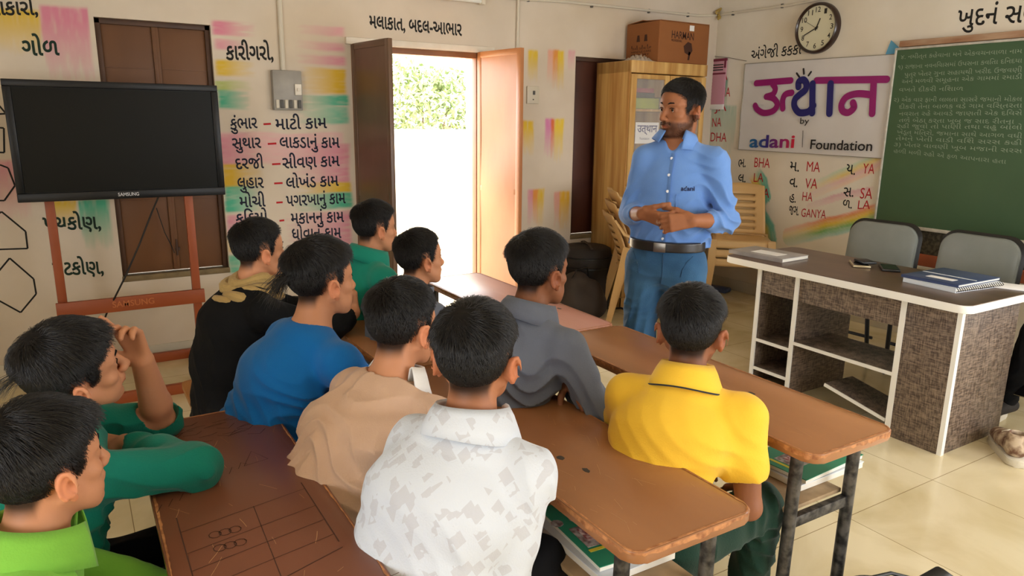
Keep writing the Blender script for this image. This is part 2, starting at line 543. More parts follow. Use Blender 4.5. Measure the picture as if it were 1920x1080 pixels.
# curved brush strokes on the right wall: a wave and two rainbow sweeps, painted into the same colours
def paint_sweep(o, pts, w, cols, op=.9):
    a = o.data.color_attributes['paint']
    n = len(o.data.vertices)
    C = np.empty(n * 4, np.float32); a.data.foreach_get('color', C); C = C.reshape(-1, 4)
    co = np.empty(n * 3, np.float32); o.data.vertices.foreach_get('co', co); co = co.reshape(-1, 3)
    if True:
        Q = np.array(pts, float)
        best = np.full(n, 9.0); off = np.zeros(n); tt = np.zeros(n)
        L = 0; tot = sum(np.hypot(*(Q[i + 1] - Q[i])) for i in range(len(Q) - 1))
        for i in range(len(Q) - 1):
            A, B = Q[i], Q[i + 1]
            e = B - A; l = np.hypot(*e)
            t = np.clip(((co[:, 1] - A[0]) * e[0] + (co[:, 2] - A[1]) * e[1]) / l ** 2, 0, 1)
            dx, dy = co[:, 1] - A[0] - e[0] * t, co[:, 2] - A[1] - e[1] * t
            dd = np.hypot(dx, dy); sg = (e[0] * dy - e[1] * dx) / l
            m = dd < best
            best[m] = dd[m]; off[m] = sg[m]; tt[m] = (L + t[m] * l) / tot
            L += l
        jit = snoise(co[:, 1], co[:, 2], 14, 3) * .008
        inside = (np.abs(off + jit) < w) & (best < w * 1.02) & (np.abs(co[:, 0] - RX) < 1e-3)
        k = np.clip((off + jit + w) / (2 * w) * len(cols), 0, len(cols) - 1e-3)
        cc = np.array([srgb(*c) for c in cols])
        i0 = np.clip((k - .5).astype(int), 0, len(cols) - 1); i1 = np.clip(i0 + 1, 0, len(cols) - 1); fr = np.clip(k - .5 - i0, 0, 1)[:, None]
        col = cc[i0] * (1 - fr) + cc[i1] * fr
        mm = inside * op * (1 + .25 * snoise(tt * 3, off * 30, 6, 9)) * sstep(0, .12, tt) * (1 - .6 * sstep(.6, 1, tt)) * (1 - sstep(w * .8, w, np.abs(off + jit)))
        mm = np.clip(mm, 0, 1)[:, None]
        C[:, :3] = C[:, :3] * (1 - mm) + col * mm
    a.data.foreach_set('color', C.ravel())
paint_sweep(wall_right, [(4.36, 1.10), (4.27, 1.0), (4.23, .9), (4.29, .82), (4.25, .72), (4.15, .62), (4.12, .52), (4.14, .3)], .085, [(116, 190, 170), (120, 186, 150), (230, 206, 90), (236, 190, 60)], 1)
paint_sweep(wall_right, [(3.15, 1.27), (3.4, 1.14), (3.7, 1.0)], .075, [(246, 214, 190), (238, 196, 196), (240, 214, 120), (206, 224, 196)], .85)
paint_sweep(wall_right, [(3.12, .87), (3.45, .74), (3.9, .58)], .085, [(176, 216, 206), (130, 190, 110), (238, 206, 70), (238, 150, 110)], .9)
paint_sweep(wall_right, [(3.2, 1.03), (3.45, .97), (3.75, .85)], .03, [(238, 190, 200), (226, 150, 180)], .5)

def shell(name, lo, hi, mat):
    o = MB().span(lo, hi).build(name, mat)
    return tag(o, kind='structure')
shell('floor', (X0 - .3, Y0 - .3, -.2), (RX + .23, D + .23, 0), 'floor_tile')
shell('ceiling', (X0 - .3, Y0 - .3, ZC), (RX + .3, D + .3, ZC + .2), 'ceiling_paint')
# unseen sides of the room; left window is added to brighten the right wall
lw = MB().span((X0 - .23, Y0 - .23, 0), (X0, -1.6, ZC)).span((X0 - .23, .8, 0), (X0, D + .23, ZC)).span((X0 - .23, -1.6, 0), (X0, .8, .75)).span((X0 - .23, -1.6, 2.1), (X0, .8, ZC))
tag(lw.build('wall_left', 'plain_wall'), kind='structure')
portal('unseen_window_daylight', (X0 - .24, -.4, 1.425), (1, 0, 0), 2.4, 1.35)
fw = MB()
wins = [(1.6, .7, 4.4, 2.1)]
xs = [X0] + [k for w in wins for k in (w[0], w[2])] + [RX + .23]
for i in range(0, len(xs), 2): fw.span((xs[i], Y0 - .23, 0), (xs[i + 1], Y0, ZC))
for w in wins:
    fw.span((w[0], Y0 - .23, 0), (w[2], Y0, w[1]))
    fw.span((w[0], Y0 - .23, w[3]), (w[2], Y0, ZC))
tag(fw.build('wall_front', 'plain_wall'), kind='structure')
for w in wins: portal('unseen_window_daylight', ((w[0] + w[2]) / 2, Y0 - .24, (w[1] + w[3]) / 2), (0, 1, 0), w[2] - w[0], w[3] - w[1])
portal('unseen_window_daylight', (RX + .24, -.325, 1.4), (-1, 0, 0), 1.35, 1.3)
portal('door_daylight', (2.195, D + .24, 1.0), (0, -1, 0), .99, 1.98)
# faint skirting line of the right wall and back wall
for nm, lo, hi in (('baseboard_back', (X0, D - .012, 0), (1.70, D - .0002, .09)), ('baseboard_right', (RX - .012, .4, 0), (RX - .0002, D - .02, .10))):
    tag(MB().span(lo, hi, .003).build(nm, 'plain_wall'), kind='structure')
# ------------------------------------------------------------------ more materials
pmat('bench_brown', srgb(158, 108, 68), 0.32, var=(5, 1.1), col2=srgb(134, 86, 50), bump=(9, .12), stretch=(1, .14, 1), spec=.5)
pmat('bench_orange', srgb(166, 114, 72), 0.30, var=(6, 1.2), col2=srgb(140, 92, 54), bump=(9, .12), stretch=(1, .14, 1))
pmat('bench_pink', srgb(176, 120, 104), 0.34, var=(6, 1.2), col2=srgb(196, 150, 136), bump=(9, .12), stretch=(1, .2, 1))
pmat('bench_dark', srgb(120, 72, 50), 0.34, var=(4, 1), col2=srgb(104, 58, 38), bump=(9, .1), stretch=(1, .2, 1))
pmat('bench_edge', srgb(190, 130, 80), 0.6, var=(60, 1.8), col2=srgb(138, 84, 46))
pmat('seat_wood', srgb(178, 122, 62), 0.4, var=(5, 1), col2=srgb(150, 96, 46), stretch=(1, .15, 1))
pmat('scratch', srgb(184, 142, 100), 0.7)
pmat('pen_ink', srgb(66, 36, 24), 0.7)
pmat('blot', srgb(62, 54, 46), 0.6)
pmat('ply', srgb(178, 150, 112), 0.7, var=(20, 1))
pmat('tv_black', srgb(16, 16, 17), 0.4, spec=.3)
pmat('tv_screen', srgb(22, 22, 19), 0.4, spec=.12)
pmat('tv_logo', srgb(200, 200, 205), 0.4)
pmat('stand_wood', srgb(166, 84, 40), 0.5, var=(4, 1), col2=srgb(142, 66, 30), stretch=(.3, 1, 1))
pmat('stand_mark', srgb(190, 110, 62), 0.6)
pmat('cable', srgb(24, 20, 18), 0.6)
pmat('cupboard_wood', srgb(216, 176, 108), 0.45, var=(5, 2.0), col2=srgb(178, 128, 64), stretch=(3, 3, .2), detail=6)
pmat('cupboard_inside', srgb(120, 92, 56), 0.6)
pmat('glass', (1, 1, 1), 0.03, alpha=.14, spec=.6)
pmat('cardboard', srgb(152, 96, 50), 0.8, var=(3, .8), col2=srgb(136, 82, 40))
pmat('cardboard_print', srgb(66, 34, 18), 0.8)
pmat('paper', srgb(236, 234, 232), 0.7)
pmat('plastic_film', srgb(224, 208, 190), 0.25, alpha=.55)
pmat('chair_plastic', srgb(212, 176, 122), 0.38, var=(4, .6), col2=srgb(200, 160, 104))
pmat('bag_black', srgb(30, 26, 24), 0.75, var=(8, 1), col2=srgb(44, 38, 34), bump=(25, .5))
pmat('bag_brown', srgb(60, 48, 40), 0.8, var=(8, 1), col2=srgb(44, 36, 30), bump=(25, .5))
pmat('bag_grey', srgb(92, 90, 88), 0.8, bump=(400, .35))
pmat('clock_rim', srgb(44, 22, 14), 0.3, coat=.4)
pmat('clock_face', srgb(222, 218, 188), 0.5)
pmat('clock_ink', srgb(40, 38, 30), 0.6)
pmat('banner_flex', srgb(224, 222, 221), 0.35, var=(3, .8), col2=srgb(212, 208, 206))
pmat('banner_edge', srgb(176, 168, 150), 0.4, alpha=.6)
pmat('magenta', srgb(150, 28, 112), 0.4)
pmat('logo_navy', srgb(30, 32, 110), 0.4)
pmat('print_black', srgb(26, 24, 26), 0.5)
pmat('board_green', srgb(58, 88, 60), 0.5, var=(1.6, 1), col2=srgb(70, 98, 68))
pmat('board_black', srgb(40, 38, 30), 0.7, var=(50, 2.2), col2=srgb(84, 80, 66), bump=(60, .4))
pmat('board_frame', srgb(228, 224, 212), 0.5, var=(20, .8))
pmat('board_wood', srgb(150, 98, 66), 0.6, var=(14, 1.4), col2=srgb(196, 168, 140), stretch=(1, .2, 1))
pmat('terracotta', srgb(178, 96, 62), 0.7, var=(6, .8))
pmat('blue_paper', srgb(92, 160, 196), 0.7)
pmat('calendar_pink', srgb(206, 150, 168), 0.6)
pmat('calendar_dark', srgb(120, 34, 60), 0.6)
pmat('tape_yellow', srgb(176, 150, 80), 0.6)
pmat('vinyl_grey', srgb(136, 142, 138), 0.4, var=(5, .7), col2=srgb(118, 122, 118), bump=(120, .15))
pmat('black_plastic', srgb(22, 22, 22), 0.4)
pmat('desk_edge', srgb(240, 238, 232), 0.4)
pmat('desk_top', srgb(98, 74, 58), 0.3, var=(14, 1.2), col2=srgb(78, 58, 46), stretch=(1, .3, 1))
pmat('book_blue', srgb(52, 66, 100), 0.35, var=(9, 1), col2=srgb(74, 86, 122))
pmat('book_white', srgb(224, 230, 236), 0.6)
pmat('book_grey', srgb(178, 172, 168), 0.4, var=(10, .8))
pmat('page_edge', srgb(232, 228, 216), 0.8, bump=(300, .3), stretch=(1, 1, 8))
pmat('book_green', srgb(38, 132, 98), 0.35, var=(7, .6), col2=srgb(54, 148, 112))
pmat('book_purple', srgb(150, 120, 160), 0.4)
pmat('pic_grey', srgb(190, 184, 176), 0.5, var=(60, 2), col2=srgb(120, 90, 84))
pmat('pic_red', srgb(140, 44, 48), 0.5, var=(80, 2), col2=srgb(230, 210, 200))
pmat('pic_yellow', srgb(214, 200, 60), 0.5)
pmat('screen_off', srgb(10, 10, 14), 0.12)
pmat('phone_gold', srgb(190, 174, 140), 0.3, metal=.6)
pmat('shoe_white', srgb(214, 206, 186), 0.7, bump=(90, .4))
pmat('shoe_brown', srgb(112, 80, 60), 0.8, var=(26, 2.2), col2=srgb(196, 176, 150))
pmat('shoe_grey', srgb(140, 148, 152), 0.7, var=(60, 2.4), col2=srgb(50, 56, 60))

def weave_mat():
    m = pmat('laminate', srgb(96, 76, 62), 0.45)
    nt = m.node_tree; b = nt.nodes['Principled BSDF']
    tc = nt.nodes.new('ShaderNodeTexCoord')
    outs = []
    for sc in ((110, 110, 14), (16, 16, 130)):
        mp = nt.nodes.new('ShaderNodeMapping'); mp.inputs['Scale'].default_value = sc
        n = nt.nodes.new('ShaderNodeTexNoise'); n.inputs['Scale'].default_value = 1.6; n.inputs['Detail'].default_value = 3
        nt.links.new(tc.outputs['Object'], mp.inputs[0]); nt.links.new(mp.outputs[0], n.inputs['Vector'])
        outs.append(n.outputs['Fac'])
    mx = nt.nodes.new('ShaderNodeMath'); mx.operation = 'ADD'
    nt.links.new(outs[0], mx.inputs[0]); nt.links.new(outs[1], mx.inputs[1])
    cr = nt.nodes.new('ShaderNodeValToRGB')
    e = cr.color_ramp.elements
    e[0].position, e[0].color = .40, (*srgb(66, 52, 44), 1)
    e[1].position, e[1].color = .62, (*srgb(140, 122, 106), 1)
    h = nt.nodes.new('ShaderNodeMath'); h.operation = 'MULTIPLY'; h.inputs[1].default_value = .5
    nt.links.new(mx.outputs[0], h.inputs[0]); nt.links.new(h.outputs[0], cr.inputs[0])
    nt.links.new(cr.outputs[0], b.inputs['Base Color'])
weave_mat()

# ------------------------------------------------------------------ writing on the walls (paint: part of the wall)
bwp = lambda u, v, d: (u, D - d, v)
rwp = lambda u, v, d: (RX - d, u, v)
BACK = [('આકારો,', -0.306, 2.013, -0.057, 2.033, 0.067), ('ગોળ', -0.155, 1.816, 0.02, 1.828, 0.078), ('કારીગરો,', 0.899, 1.848, 1.187, 1.862, 0.082), ('મલાકાત, બદલ-આભાર', 1.837, 2.103, 2.539, 2.098, 0.079)]
LIST = [('કુંભાર', 0.893, 1.425, 1.06, 1.436, 0.066), ('માટી કામ', 1.174, 1.426, 1.513, 1.438, 0.068), ('સુથાર', 0.897, 1.306, 1.075, 1.311, 0.066), ('લાકડાનું કામ', 1.194, 1.31, 1.596, 1.307, 0.069), ('દરજી', 0.908, 1.178, 1.084, 1.181, 0.067), ('સીવણ કામ', 1.203, 1.175, 1.59, 1.184, 0.069), ('લુહાર', 0.912, 1.056, 1.075, 1.053, 0.068), ('લોખંડ કામ', 1.22, 1.044, 1.577, 1.049, 0.07), ('મોચી', 0.916, 0.932, 1.078, 0.931, 0.069), ('પગરખાનું કામ', 1.213, 0.924, 1.621, 0.926, 0.071), ('કડિયો', 0.882, 0.822, 1.088, 0.824, 0.069), ('મકાનનું કામ', 1.238, 0.804, 1.604, 0.796, 0.072), ('ધોબી', 0.894, 0.706, 1.084, 0.706, 0.07), ('ધોવાનું કામ', 1.239, 0.694, 1.58, 0.684, 0.073)]
SHAPEW = [('પંચકોણ,', -0.167, 0.858, 0.121, 0.845, 0.073), ('ષટકોણ,', -0.15, 0.59, 0.107, 0.574, 0.075)]
RIGHT = [('અંગ્રેજી કક્કો', 4.486, 2.038, 3.98, 2.052, 0.075), ('ખુદનં સલામ', 2.784, 2.146, 2.176, 2.12, 0.102)]
ALPHA = [('ભ.', 4.53, 1.111, 4.446, 1.125, 0.075), ('લ.', 4.517, 0.988, 4.432, 0.99, 0.071), ('શ.', 4.51, 0.864, 4.431, 0.872, 0.071), ('મ.', 3.979, 1.126, 3.889, 1.119, 0.074), ('વ.', 3.968, 0.99, 3.889, 0.992, 0.075), ('હ.', 3.953, 0.862, 3.89, 0.864, 0.071), ('જ્ઞ.', 3.946, 0.76, 3.851, 0.762, 0.075), ('ય.', 3.463, 1.134, 3.386, 1.127, 0.073), ('સ.', 3.464, 0.957, 3.378, 0.961, 0.07), ('ળ.', 3.458, 0.874, 3.379, 0.87, 0.062)]
RED = [('BHA', 4.352, 1.131, 4.186, 1.131, 0.073), ('LA', 4.344, 1.001, 4.24, 1.009, 0.069), ('SHA', 4.348, 0.879, 4.163, 0.878, 0.07), ('A', 4.276, 0.76, 4.23, 0.765, 0.065), ('MA', 3.818, 1.128, 3.694, 1.127, 0.072), ('VA', 3.817, 0.989, 3.702, 0.995, 0.073), ('HA', 3.83, 0.888, 3.734, 0.889, 0.065), ('GANYA', 3.825, 0.756, 3.595, 0.766, 0.061), ('YA', 3.326, 1.143, 3.232, 1.145, 0.067), ('SA', 3.323, 0.954, 3.224, 0.959, 0.072), ('LA', 3.33, 0.872, 3.231, 0.882, 0.06), ('KA', 4.874, 1.885, 4.734, 1.879, 0.07), ('GHA', 4.86, 1.738, 4.688, 1.735, 0.071), ('JA', 4.86, 1.61, 4.719, 1.609, 0.067), ('NA', 4.878, 1.466, 4.768, 1.472, 0.072), ('DHA', 4.885, 1.335, 4.691, 1.336, 0.073)]
def bold(L, b): return [(*t, b) for t in L]
def undot(L):
    """conjunct marks the font cannot join are written as the painter spaced them"""
    return [(t[0].replace('અંગ્રેજી', 'અંગેજી').replace('જ્ઞ', 'જઞ').replace('કક્કો', 'કકકો'), *t[1:]) for t in L]
letter('painted_lettering', bold([BACK[0]] + BACK[2:], .022), 'ink_black', wall_back, bwp)
letter('painted_lettering', bold([BACK[1]] + SHAPEW, .022), 'ink_green', wall_back, bwp)
def reorder(L):
    return [(t[0].replace('ડિ', 'િડ'), *t[1:]) for t in L]
letter('painted_lettering', bold(reorder(LIST), .016), 'ink_navy', wall_back, bwp)
letter('painted_lettering', bold(undot(RIGHT + ALPHA), .010), 'ink_black', wall_right, rwp)
letter('painted_lettering', bold(RED, .0), 'ink_red', wall_right, rwp)
mb = MB()
for u0, v0, u1, v1 in [(1.098, 1.46, 1.145, 1.463), (1.117, 1.335, 1.172, 1.338), (1.136, 1.204, 1.191, 1.206), (1.142, 1.079, 1.197, 1.08), (1.148, 0.952, 1.19, 0.953), (1.161, 0.83, 1.193, 0.832)]:
    mb.ribbon([(u0, v0), (u1, v1)], (0, D, 0), (1, 0, 0), (0, 0, 1), .012, .0012)
mb.build('painted_dash', 'ink_red', wall_back)
mb = MB()
for pts, cl in (([(-0.352, 0.973), (-0.254, 0.855), (-0.256, 0.757), (-0.478, 0.766), (-0.48, 0.882)], True), ([(-0.347, 0.709), (-0.248, 0.578), (-0.246, 0.489), (-0.333, 0.388), (-0.44, 0.483), (-0.434, 0.606)], True), ([(-0.374, 1.437), (-0.286, 1.429), (-0.3, 1.297), (-0.386, 1.301)], True), ([(-0.305, 1.57), (-0.267, 1.506), (-0.354, 1.499)], True), ([(-0.328, 1.231), (-0.293, 1.213), (-0.273, 1.115), (-0.332, 1.034), (-0.376, 1.036), (-0.401, 1.128), (-0.366, 1.214)], True)):
    P = [Vector(p) for p in pts]; n = len(P)
    for i in range(n):
        mb.ribbon([P[i], P[(i + 1) % n]], (0, D, 0), (1, 0, 0), (0, 0, 1), .009, .0012)
mb.build('painted_shape', 'ink_black', wall_back)

# ------------------------------------------------------------------ window 1 (closed brown shutters), window 2 (beside the cupboard)
def shutter_window(name, x0, z0, x1, z1, mat, label):
    r = thing(name, None, None, (x0, D, z0)); tag(r, kind='structure'); r['label'] = label
    y = D + .05
    f = MB(); t = .03
    f.span((x0, y - .015, z0), (x0 + t, y + .05, z1), .003).span((x1 - t, y - .015, z0), (x1, y + .05, z1), .003).span((x0, y - .015, z1 - t), (x1, y + .05, z1), .003)
    f.build('window_frame', 'frame_brown', r)
    xm = (x0 + x1) / 2
    for a, b in ((x0 + t - .006, xm + .002), (xm + .0035, x1 - t + .006)):
        s = MB().span((a, y + .005, z0 + .006), (b, y + .03, z1 - t + .006), .004)
        for zz in (z0 + .45, z1 - .27): s.span((a + .01, y + .001, zz), (b - .01, y + .006, zz + .006), .001)
        s.span((b - .018 if a < xm - .1 else a, y - .008, z0 + .008), (b + .004 if a < xm - .1 else a + .018, y + .006, z1 - t), .003)
        s.build('shutter_panel', mat, r)
    l = MB().tube([(xm + .012, y - .012, z0 + .10), (xm + .012, y - .012, z0 + .2)], .006).span((xm, y - .012, z0 + .13), (xm + .03, y, z0 + .15))
    l.build('latch', 'frame_brown', r)
    MB().span((x0 - .004, D - .006, z0 - .035), (x1 + .004, D + .2, z0), .004).build('window_sill', 'stone_sill', r)
    return r
w1 = shutter_window('window_1', .205, .545, .822, 2.045, 'shutter', 'closed brown two panel shutter window behind the television')
MB().tube([(.43, D + .03, .95), (.46, D + .0, .80), (.49, D + .02, .72), (.505, D + .01, .665)], .003, 6).build('pull_string', 'cable', w1)
shutter_window('window_2', 3.565, .56, 4.1, 2.01, 'shutter_dark', 'narrow dark brown shutter window half hidden by the cupboard')

# ------------------------------------------------------------------ doorway and its two open metal leaves
dr = thing('door_1', None, None, (1.70, D, 0)); tag(dr, kind='structure')
dr['label'] = 'open double metal doorway with the sunlit yard outside'
MB().span((1.70, D - .005, 0), (1.735, D + .06, 1.985), .004).span((2.655, D - .005, 0), (2.69, D + .06, 1.985), .004).span((1.70, D - .005, 1.945), (2.69, D + .06, 1.985), .004).build('door_frame', 'door_frame', dr)
MB().span((1.66, D - .03, 1.987), (2.80, D + .02, 2.032), .006).build('lintel', 'white_paint', dr)
pmat('door_shaded', srgb(112, 84, 64), 0.34, var=(3.5, 1.2), col2=srgb(94, 68, 50), bump=(6, .25), stretch=(1, 1, .4))  # leaf paint darkened: the left leaf's backlit shade is put into the colour
def leaf(hx, fx, fy, side, dm='door_metal'):
    a, b = Vector((hx, D - .02, 0)), Vector((fx, fy, 0))
    d = (b - a); L = d.length; d.normalize()
    n = Vector((d.y, -d.x, 0)) * side           # towards the face we see
    t = thing('door_leaf', None, None, a); t.parent = dr; t.location = a - Vector(dr.location)
    nu, nv = 24, 60
    V, F = [], []
    for s in (1, -1):
        for i in range(nu + 1):
            for j in range(nv + 1):
                u, z = L * i / nu, .03 + 1.95 * j / nv
                bul = .010 * math.sin(math.pi * i / nu) * (math.sin(z * 5.1) * .6 + math.sin(z * 9.7 + 1) * .4)
                p = a + d * u + n * (.012 * s + bul); V.append((p.x, p.y, z))
    m = (nu + 1) * (nv + 1)
    for k in (0, m):
        for i in range(nu):
            for j in range(nv):
                q = (k + i * (nv + 1) + j, k + (i + 1) * (nv + 1) + j, k + (i + 1) * (nv + 1) + j + 1, k + i * (nv + 1) + j + 1)
                F.append(q if k else q[::-1])
    o = from_arrays('door_sheet', V, F, dm, t)
    f = MB()
    up = Vector((0, 0, 1))
    for u0 in (.012, L - .012): f.bar(a + d * u0 + up * .02, a + d * u0 + up * 1.99, .045, .03, n, .003)
    for z in (.04, 1.0, 1.97): f.bar(a + d * .02 + up * z, a + d * (L - .02) + up * z, .03, .042, up, .003)
    f.build('door_stiles', dm, t)
    h = MB()
    c = a + d * (L * .52) + n * .03
    h.tube([c + up * .86 + n * .0, c + up * .87 + n * .03, c + up * .80 + n * .035 + d * .02, c + up * .72 + n * .035, c + up * .66 + n * .03, c + up * .65], .006, 8)
    h.tube([c + up * .86, c + up * .87 + n * .03, c + up * .80 + n * .035 - d * .025, c + up * .72 + n * .035 - d * .025, c + up * .66 + n * .03, c + up * .65], .006, 8)
    h.build('pull_handle', 'dark_iron', t)
    c2 = a + d * (L - .06) + n * .03
    MB().tube([c2 + up * .68 - d * .03, c2 + up * .68 + d * .09], .007).tube([c2 + up * .68 + n * .02, c2 + up * .74 + n * .02], .005).build('bolt', 'dark_iron', t)
    return t
leaf(1.715, 1.775, 4.40, -1, 'door_shaded')
leaf(2.675, 2.743, 4.404, -1)

# ------------------------------------------------------------------ pipes, boxes and lamp on the walls
def pipe(name, pts, label, r=.011, clips=()):
    t = thing(name, label, 'pipe', pts[0])
    MB().tube(pts, r, 10).build('conduit', 'pvc', t)
    for c, ax in clips:
        c = Vector(c)
        MB().box(c, (.02, .02, .034) if ax == 'h' else (.034, .02, .02), None, .004).build('clip', 'grey_dark', t)
pipe('conduit_pipe', [(2.6, D - .014, 2.372), (3.45, D - .014, 2.408), (4.88, D - .014, 2.42), (5.09, D - .014, 2.44)], 'thin white electrical pipe running level high along the back wall', clips=[((x, D - .01, 2.40 + (x - 3.4) * .012), 'h') for x in (3.1, 3.7, 4.3, 4.75)])
pipe('conduit_pipe', [(RX - .014, 4.87, 2.445), (RX - .014, 4.1, 2.437), (RX - .014, 3.2, 2.47), (RX - .014, 2.2, 2.5)], 'thin white electrical pipe above the clock on the right wall', clips=[((RX - .01, y, 2.44), 'h') for y in (4.72, 4.2, 3.6)])
pipe('conduit_pipe', [(1.24, D - .013, 1.80), (1.242, D - .013, 2.3), (1.25, D - .013, 2.77)], 'vertical white electrical pipe above the grey switch box', .016)
pipe('conduit_pipe', [(3.004, D - .013, 1.72), (3.006, D - .013, 2.1), (3.01, D - .013, 2.385)], 'vertical white electrical pipe beside the right door leaf', .012)
tw = MB()
for k in range(9): tw.tube([(RX - .05 + .03 * math.sin(k), D - .05, 2.40 + .012 * k), (RX - .03, D - .02 - .02 * math.cos(k * 2), 2.43 + .006 * k)], .009, 7)
tag(tw.build('tape_knot', 'tape_yellow'), 'yellowish tape knot where the pipes meet in the room corner', 'tape')
t = thing('switch_box', 'grey metal switch box with a breaker on the back wall', 'switch box', (1.25, D, 1.547))
MB().span((1.16, D - .055, 1.55), (1.345, D, 1.798), .006).build('case', 'grey_box', t)
for k in range(6): MB().span((1.172 + k * .028, D - .064, 1.562), (1.192 + k * .028, D - .055, 1.615), .003).build('rocker_switch', 'grey_dark' if k % 2 else 'pvc', t)
MB().span((1.295, D - .068, 1.645), (1.338, D - .055, 1.715), .004).span((1.308, D - .08, 1.67), (1.325, D - .066, 1.69), .002).build('breaker', 'white_paint', t)
t = thing('wall_socket', 'small white socket plate on wall right of the door', 'socket', (3.17, D, 1.64))
MB().span((3.10, D - .018, 1.632), (3.21, D, 1.765), .004).build('plate', 'pvc', t)
MB().span((3.15, D - .024, 1.70), (3.17, D - .018, 1.73), .002).span((3.15, D - .024, 1.66), (3.158, D - .017, 1.668)).build('rocker_switch', 'grey_dark', t)
t = thing('tube_lamp', 'unlit white tube lamp fitting above the doorway', 'lamp', (2.08, D, 2.34))
MB().span((1.46, D - .05, 2.345), (2.70, D, 2.40), .006).build('batten', 'white_paint', t)
MB().tube([(1.5, D - .065, 2.335), (2.66, D - .065, 2.335)], .014, 14).build('tube', 'tube_white', t)
MB().span((1.47, D - .085, 2.315), (1.495, D - .04, 2.36), .004).build('lamp_holder', 'pvc', t)
MB().span((2.66, D - .085, 2.315), (2.69, D - .04, 2.36), .004).build('lamp_holder', 'pvc', t)

# ------------------------------------------------------------------ wall clock
CY, CZ, CR = 3.835, 2.232, .192
t = thing('wall_clock', 'round brown rimmed wall clock above the white banner', 'clock', (RX, CY, CZ - CR))
rx = Matrix.Rotation(-math.pi / 2, 3, 'Y')
MB().lathe([(0, 0), (CR * .99, 0), (CR, .015), (CR * .985, .045), (CR * .93, .055), (CR * .875, .046), (CR * .87, .03), (0, .03)], (RX - .001, CY, CZ), 64, 0, rot=rx).build('rim', 'clock_rim', t, angle=50)
MB().lathe([(0, .0), (CR * .868, 0), (CR * .868, .004), (0, .004)], (RX - .03, CY, CZ), 64, 0, rot=rx).build('dial', 'clock_face', t)
ck = lambda u, v, d: (RX - .0342 - d, CY - u, CZ + v)
its = []
for n in range(1, 13):
    a = math.radians(90 - 30 * n); w = .012 if n < 10 else .022
    cx, cz = math.cos(a) * CR * .70, math.sin(a) * CR * .70
    its.append((str(n), cx - w, cz - .016, cx + w, cz - .016, .034, .01))
letter('numeral', its, 'clock_ink', t, ck, .0006)
def hand(name, ang, L, w, dd):
    a = math.radians(90 - ang)
    MB().ribbon([(-.02 * math.cos(a), -.02 * math.sin(a)), (L * math.cos(a), L * math.sin(a))], (RX - .0342, CY, CZ), (0, -1, 0), (0, 0, 1), w, dd).build(name, 'clock_ink', t)
hand('hour_hand', 22, .075, .011, .004); hand('minute_hand', 246, .115, .008, .006); hand('second_hand', 300, .12, .003, .008)
MB().lathe([(0, 0), (.008, 0), (.008, .01), (0, .01)], (RX - .034, CY, CZ), 16, rot=rx).build('hub', 'clock_ink', t)

# ------------------------------------------------------------------ banner
t = thing('banner', 'white flex banner with magenta and navy lettering below the clock', 'banner', (RX, 3.86, 1.26))
nu, nv = 60, 34
corner = {(0, 0): (4.535, 1.275), (1, 0): (3.165, 1.262), (0, 1): (4.535, 2.005), (1, 1): (3.172, 1.995)}
def bp(u, v, d=0.0):
    y = 4.535 + (3.168 - 4.535) * u; z = (1.275 - .013 * u) * (1 - v) + (2.005 - .01 * u) * v
    w = .003 * (math.sin(u * 23 + v * 4) * .5 + math.sin(v * 17 - u * 6) * .5 + math.sin(u * 9 - v * 11)) + .010
    return (RX - w - d, y, z)
V, F = [], []
for k in (0, 1):
    for i in range(nu + 1):
        for j in range(nv + 1): V.append(bp(i / nu, j / nv, .002 * k))
m = (nu + 1) * (nv + 1)
for k in (0, m):
    for i in range(nu):
        for j in range(nv):
            q = (k + i * (nv + 1) + j, k + (i + 1) * (nv + 1) + j, k + (i + 1) * (nv + 1) + j + 1, k + i * (nv + 1) + j + 1)
            F.append(q if not k else q)
from_arrays('flex_sheet', V, F, 'banner_flex', t)
e = MB()
for pts in ([bp(0.0, k / 10, .004) for k in range(11)], [bp(1, k / 10, .004) for k in range(11)], [bp(k / 10, 0, .004) for k in range(11)], [bp(k / 10, 1, .004) for k in range(11)]):
    e.tube(pts, .006, 6, flat=.5)
e.build('hem', 'banner_edge', t)
BO = (RX - .0215, 0, 0)
def strokes(name, L, w, mat, lift=.0):
    q = MB()
    for li, pts in enumerate(L):
        lift = lift + .0004
        P = [Vector((-p[0], p[1])) for p in pts]
        if len(P) > 2:      # smooth
            S = []
            for i in range(len(P) - 1):
                p0, p1, p2, p3 = P[max(i - 1, 0)], P[i], P[i + 1], P[min(i + 2, len(P) - 1)]
                for k in range(8):
                    x = k / 8
                    S.append(.5 * ((2 * p1) + (p2 - p0) * x + (2 * p0 - 5 * p1 + 4 * p2 - p3) * x * x + (3 * p1 - p0 - 3 * p2 + p3) * x ** 3))
            P = S + [P[-1]]
        q.ribbon(P, BO, (0, -1, 0), (0, 0, 1), w, lift)
        for c in (P[0], P[-1]):
            q.prism([(c.x + w / 2 * math.cos(a), c.y + w / 2 * math.sin(a)) for a in [k * math.pi / 8 for k in range(16)]], Vector(BO) + Vector((-lift + .0004, 0, 0)), (0, -1, 0), (0, 0, 1), .0005)
    return q.build(name, mat, t, flat=True)
strokes('logo_lettering', [[(4.389, 1.838), (4.038, 1.847)], [(4.217, 1.827), (4.184, 1.786), (4.203, 1.742), (4.270, 1.724)], [(4.262, 1.724), (4.189, 1.706), (4.149, 1.657), (4.187, 1.606), (4.278, 1.59), (4.35, 1.618), (4.379, 1.652)], [(4.017, 1.75), (4.074, 1.739), (4.098, 1.696), (4.09, 1.625)]], .052, 'magenta')
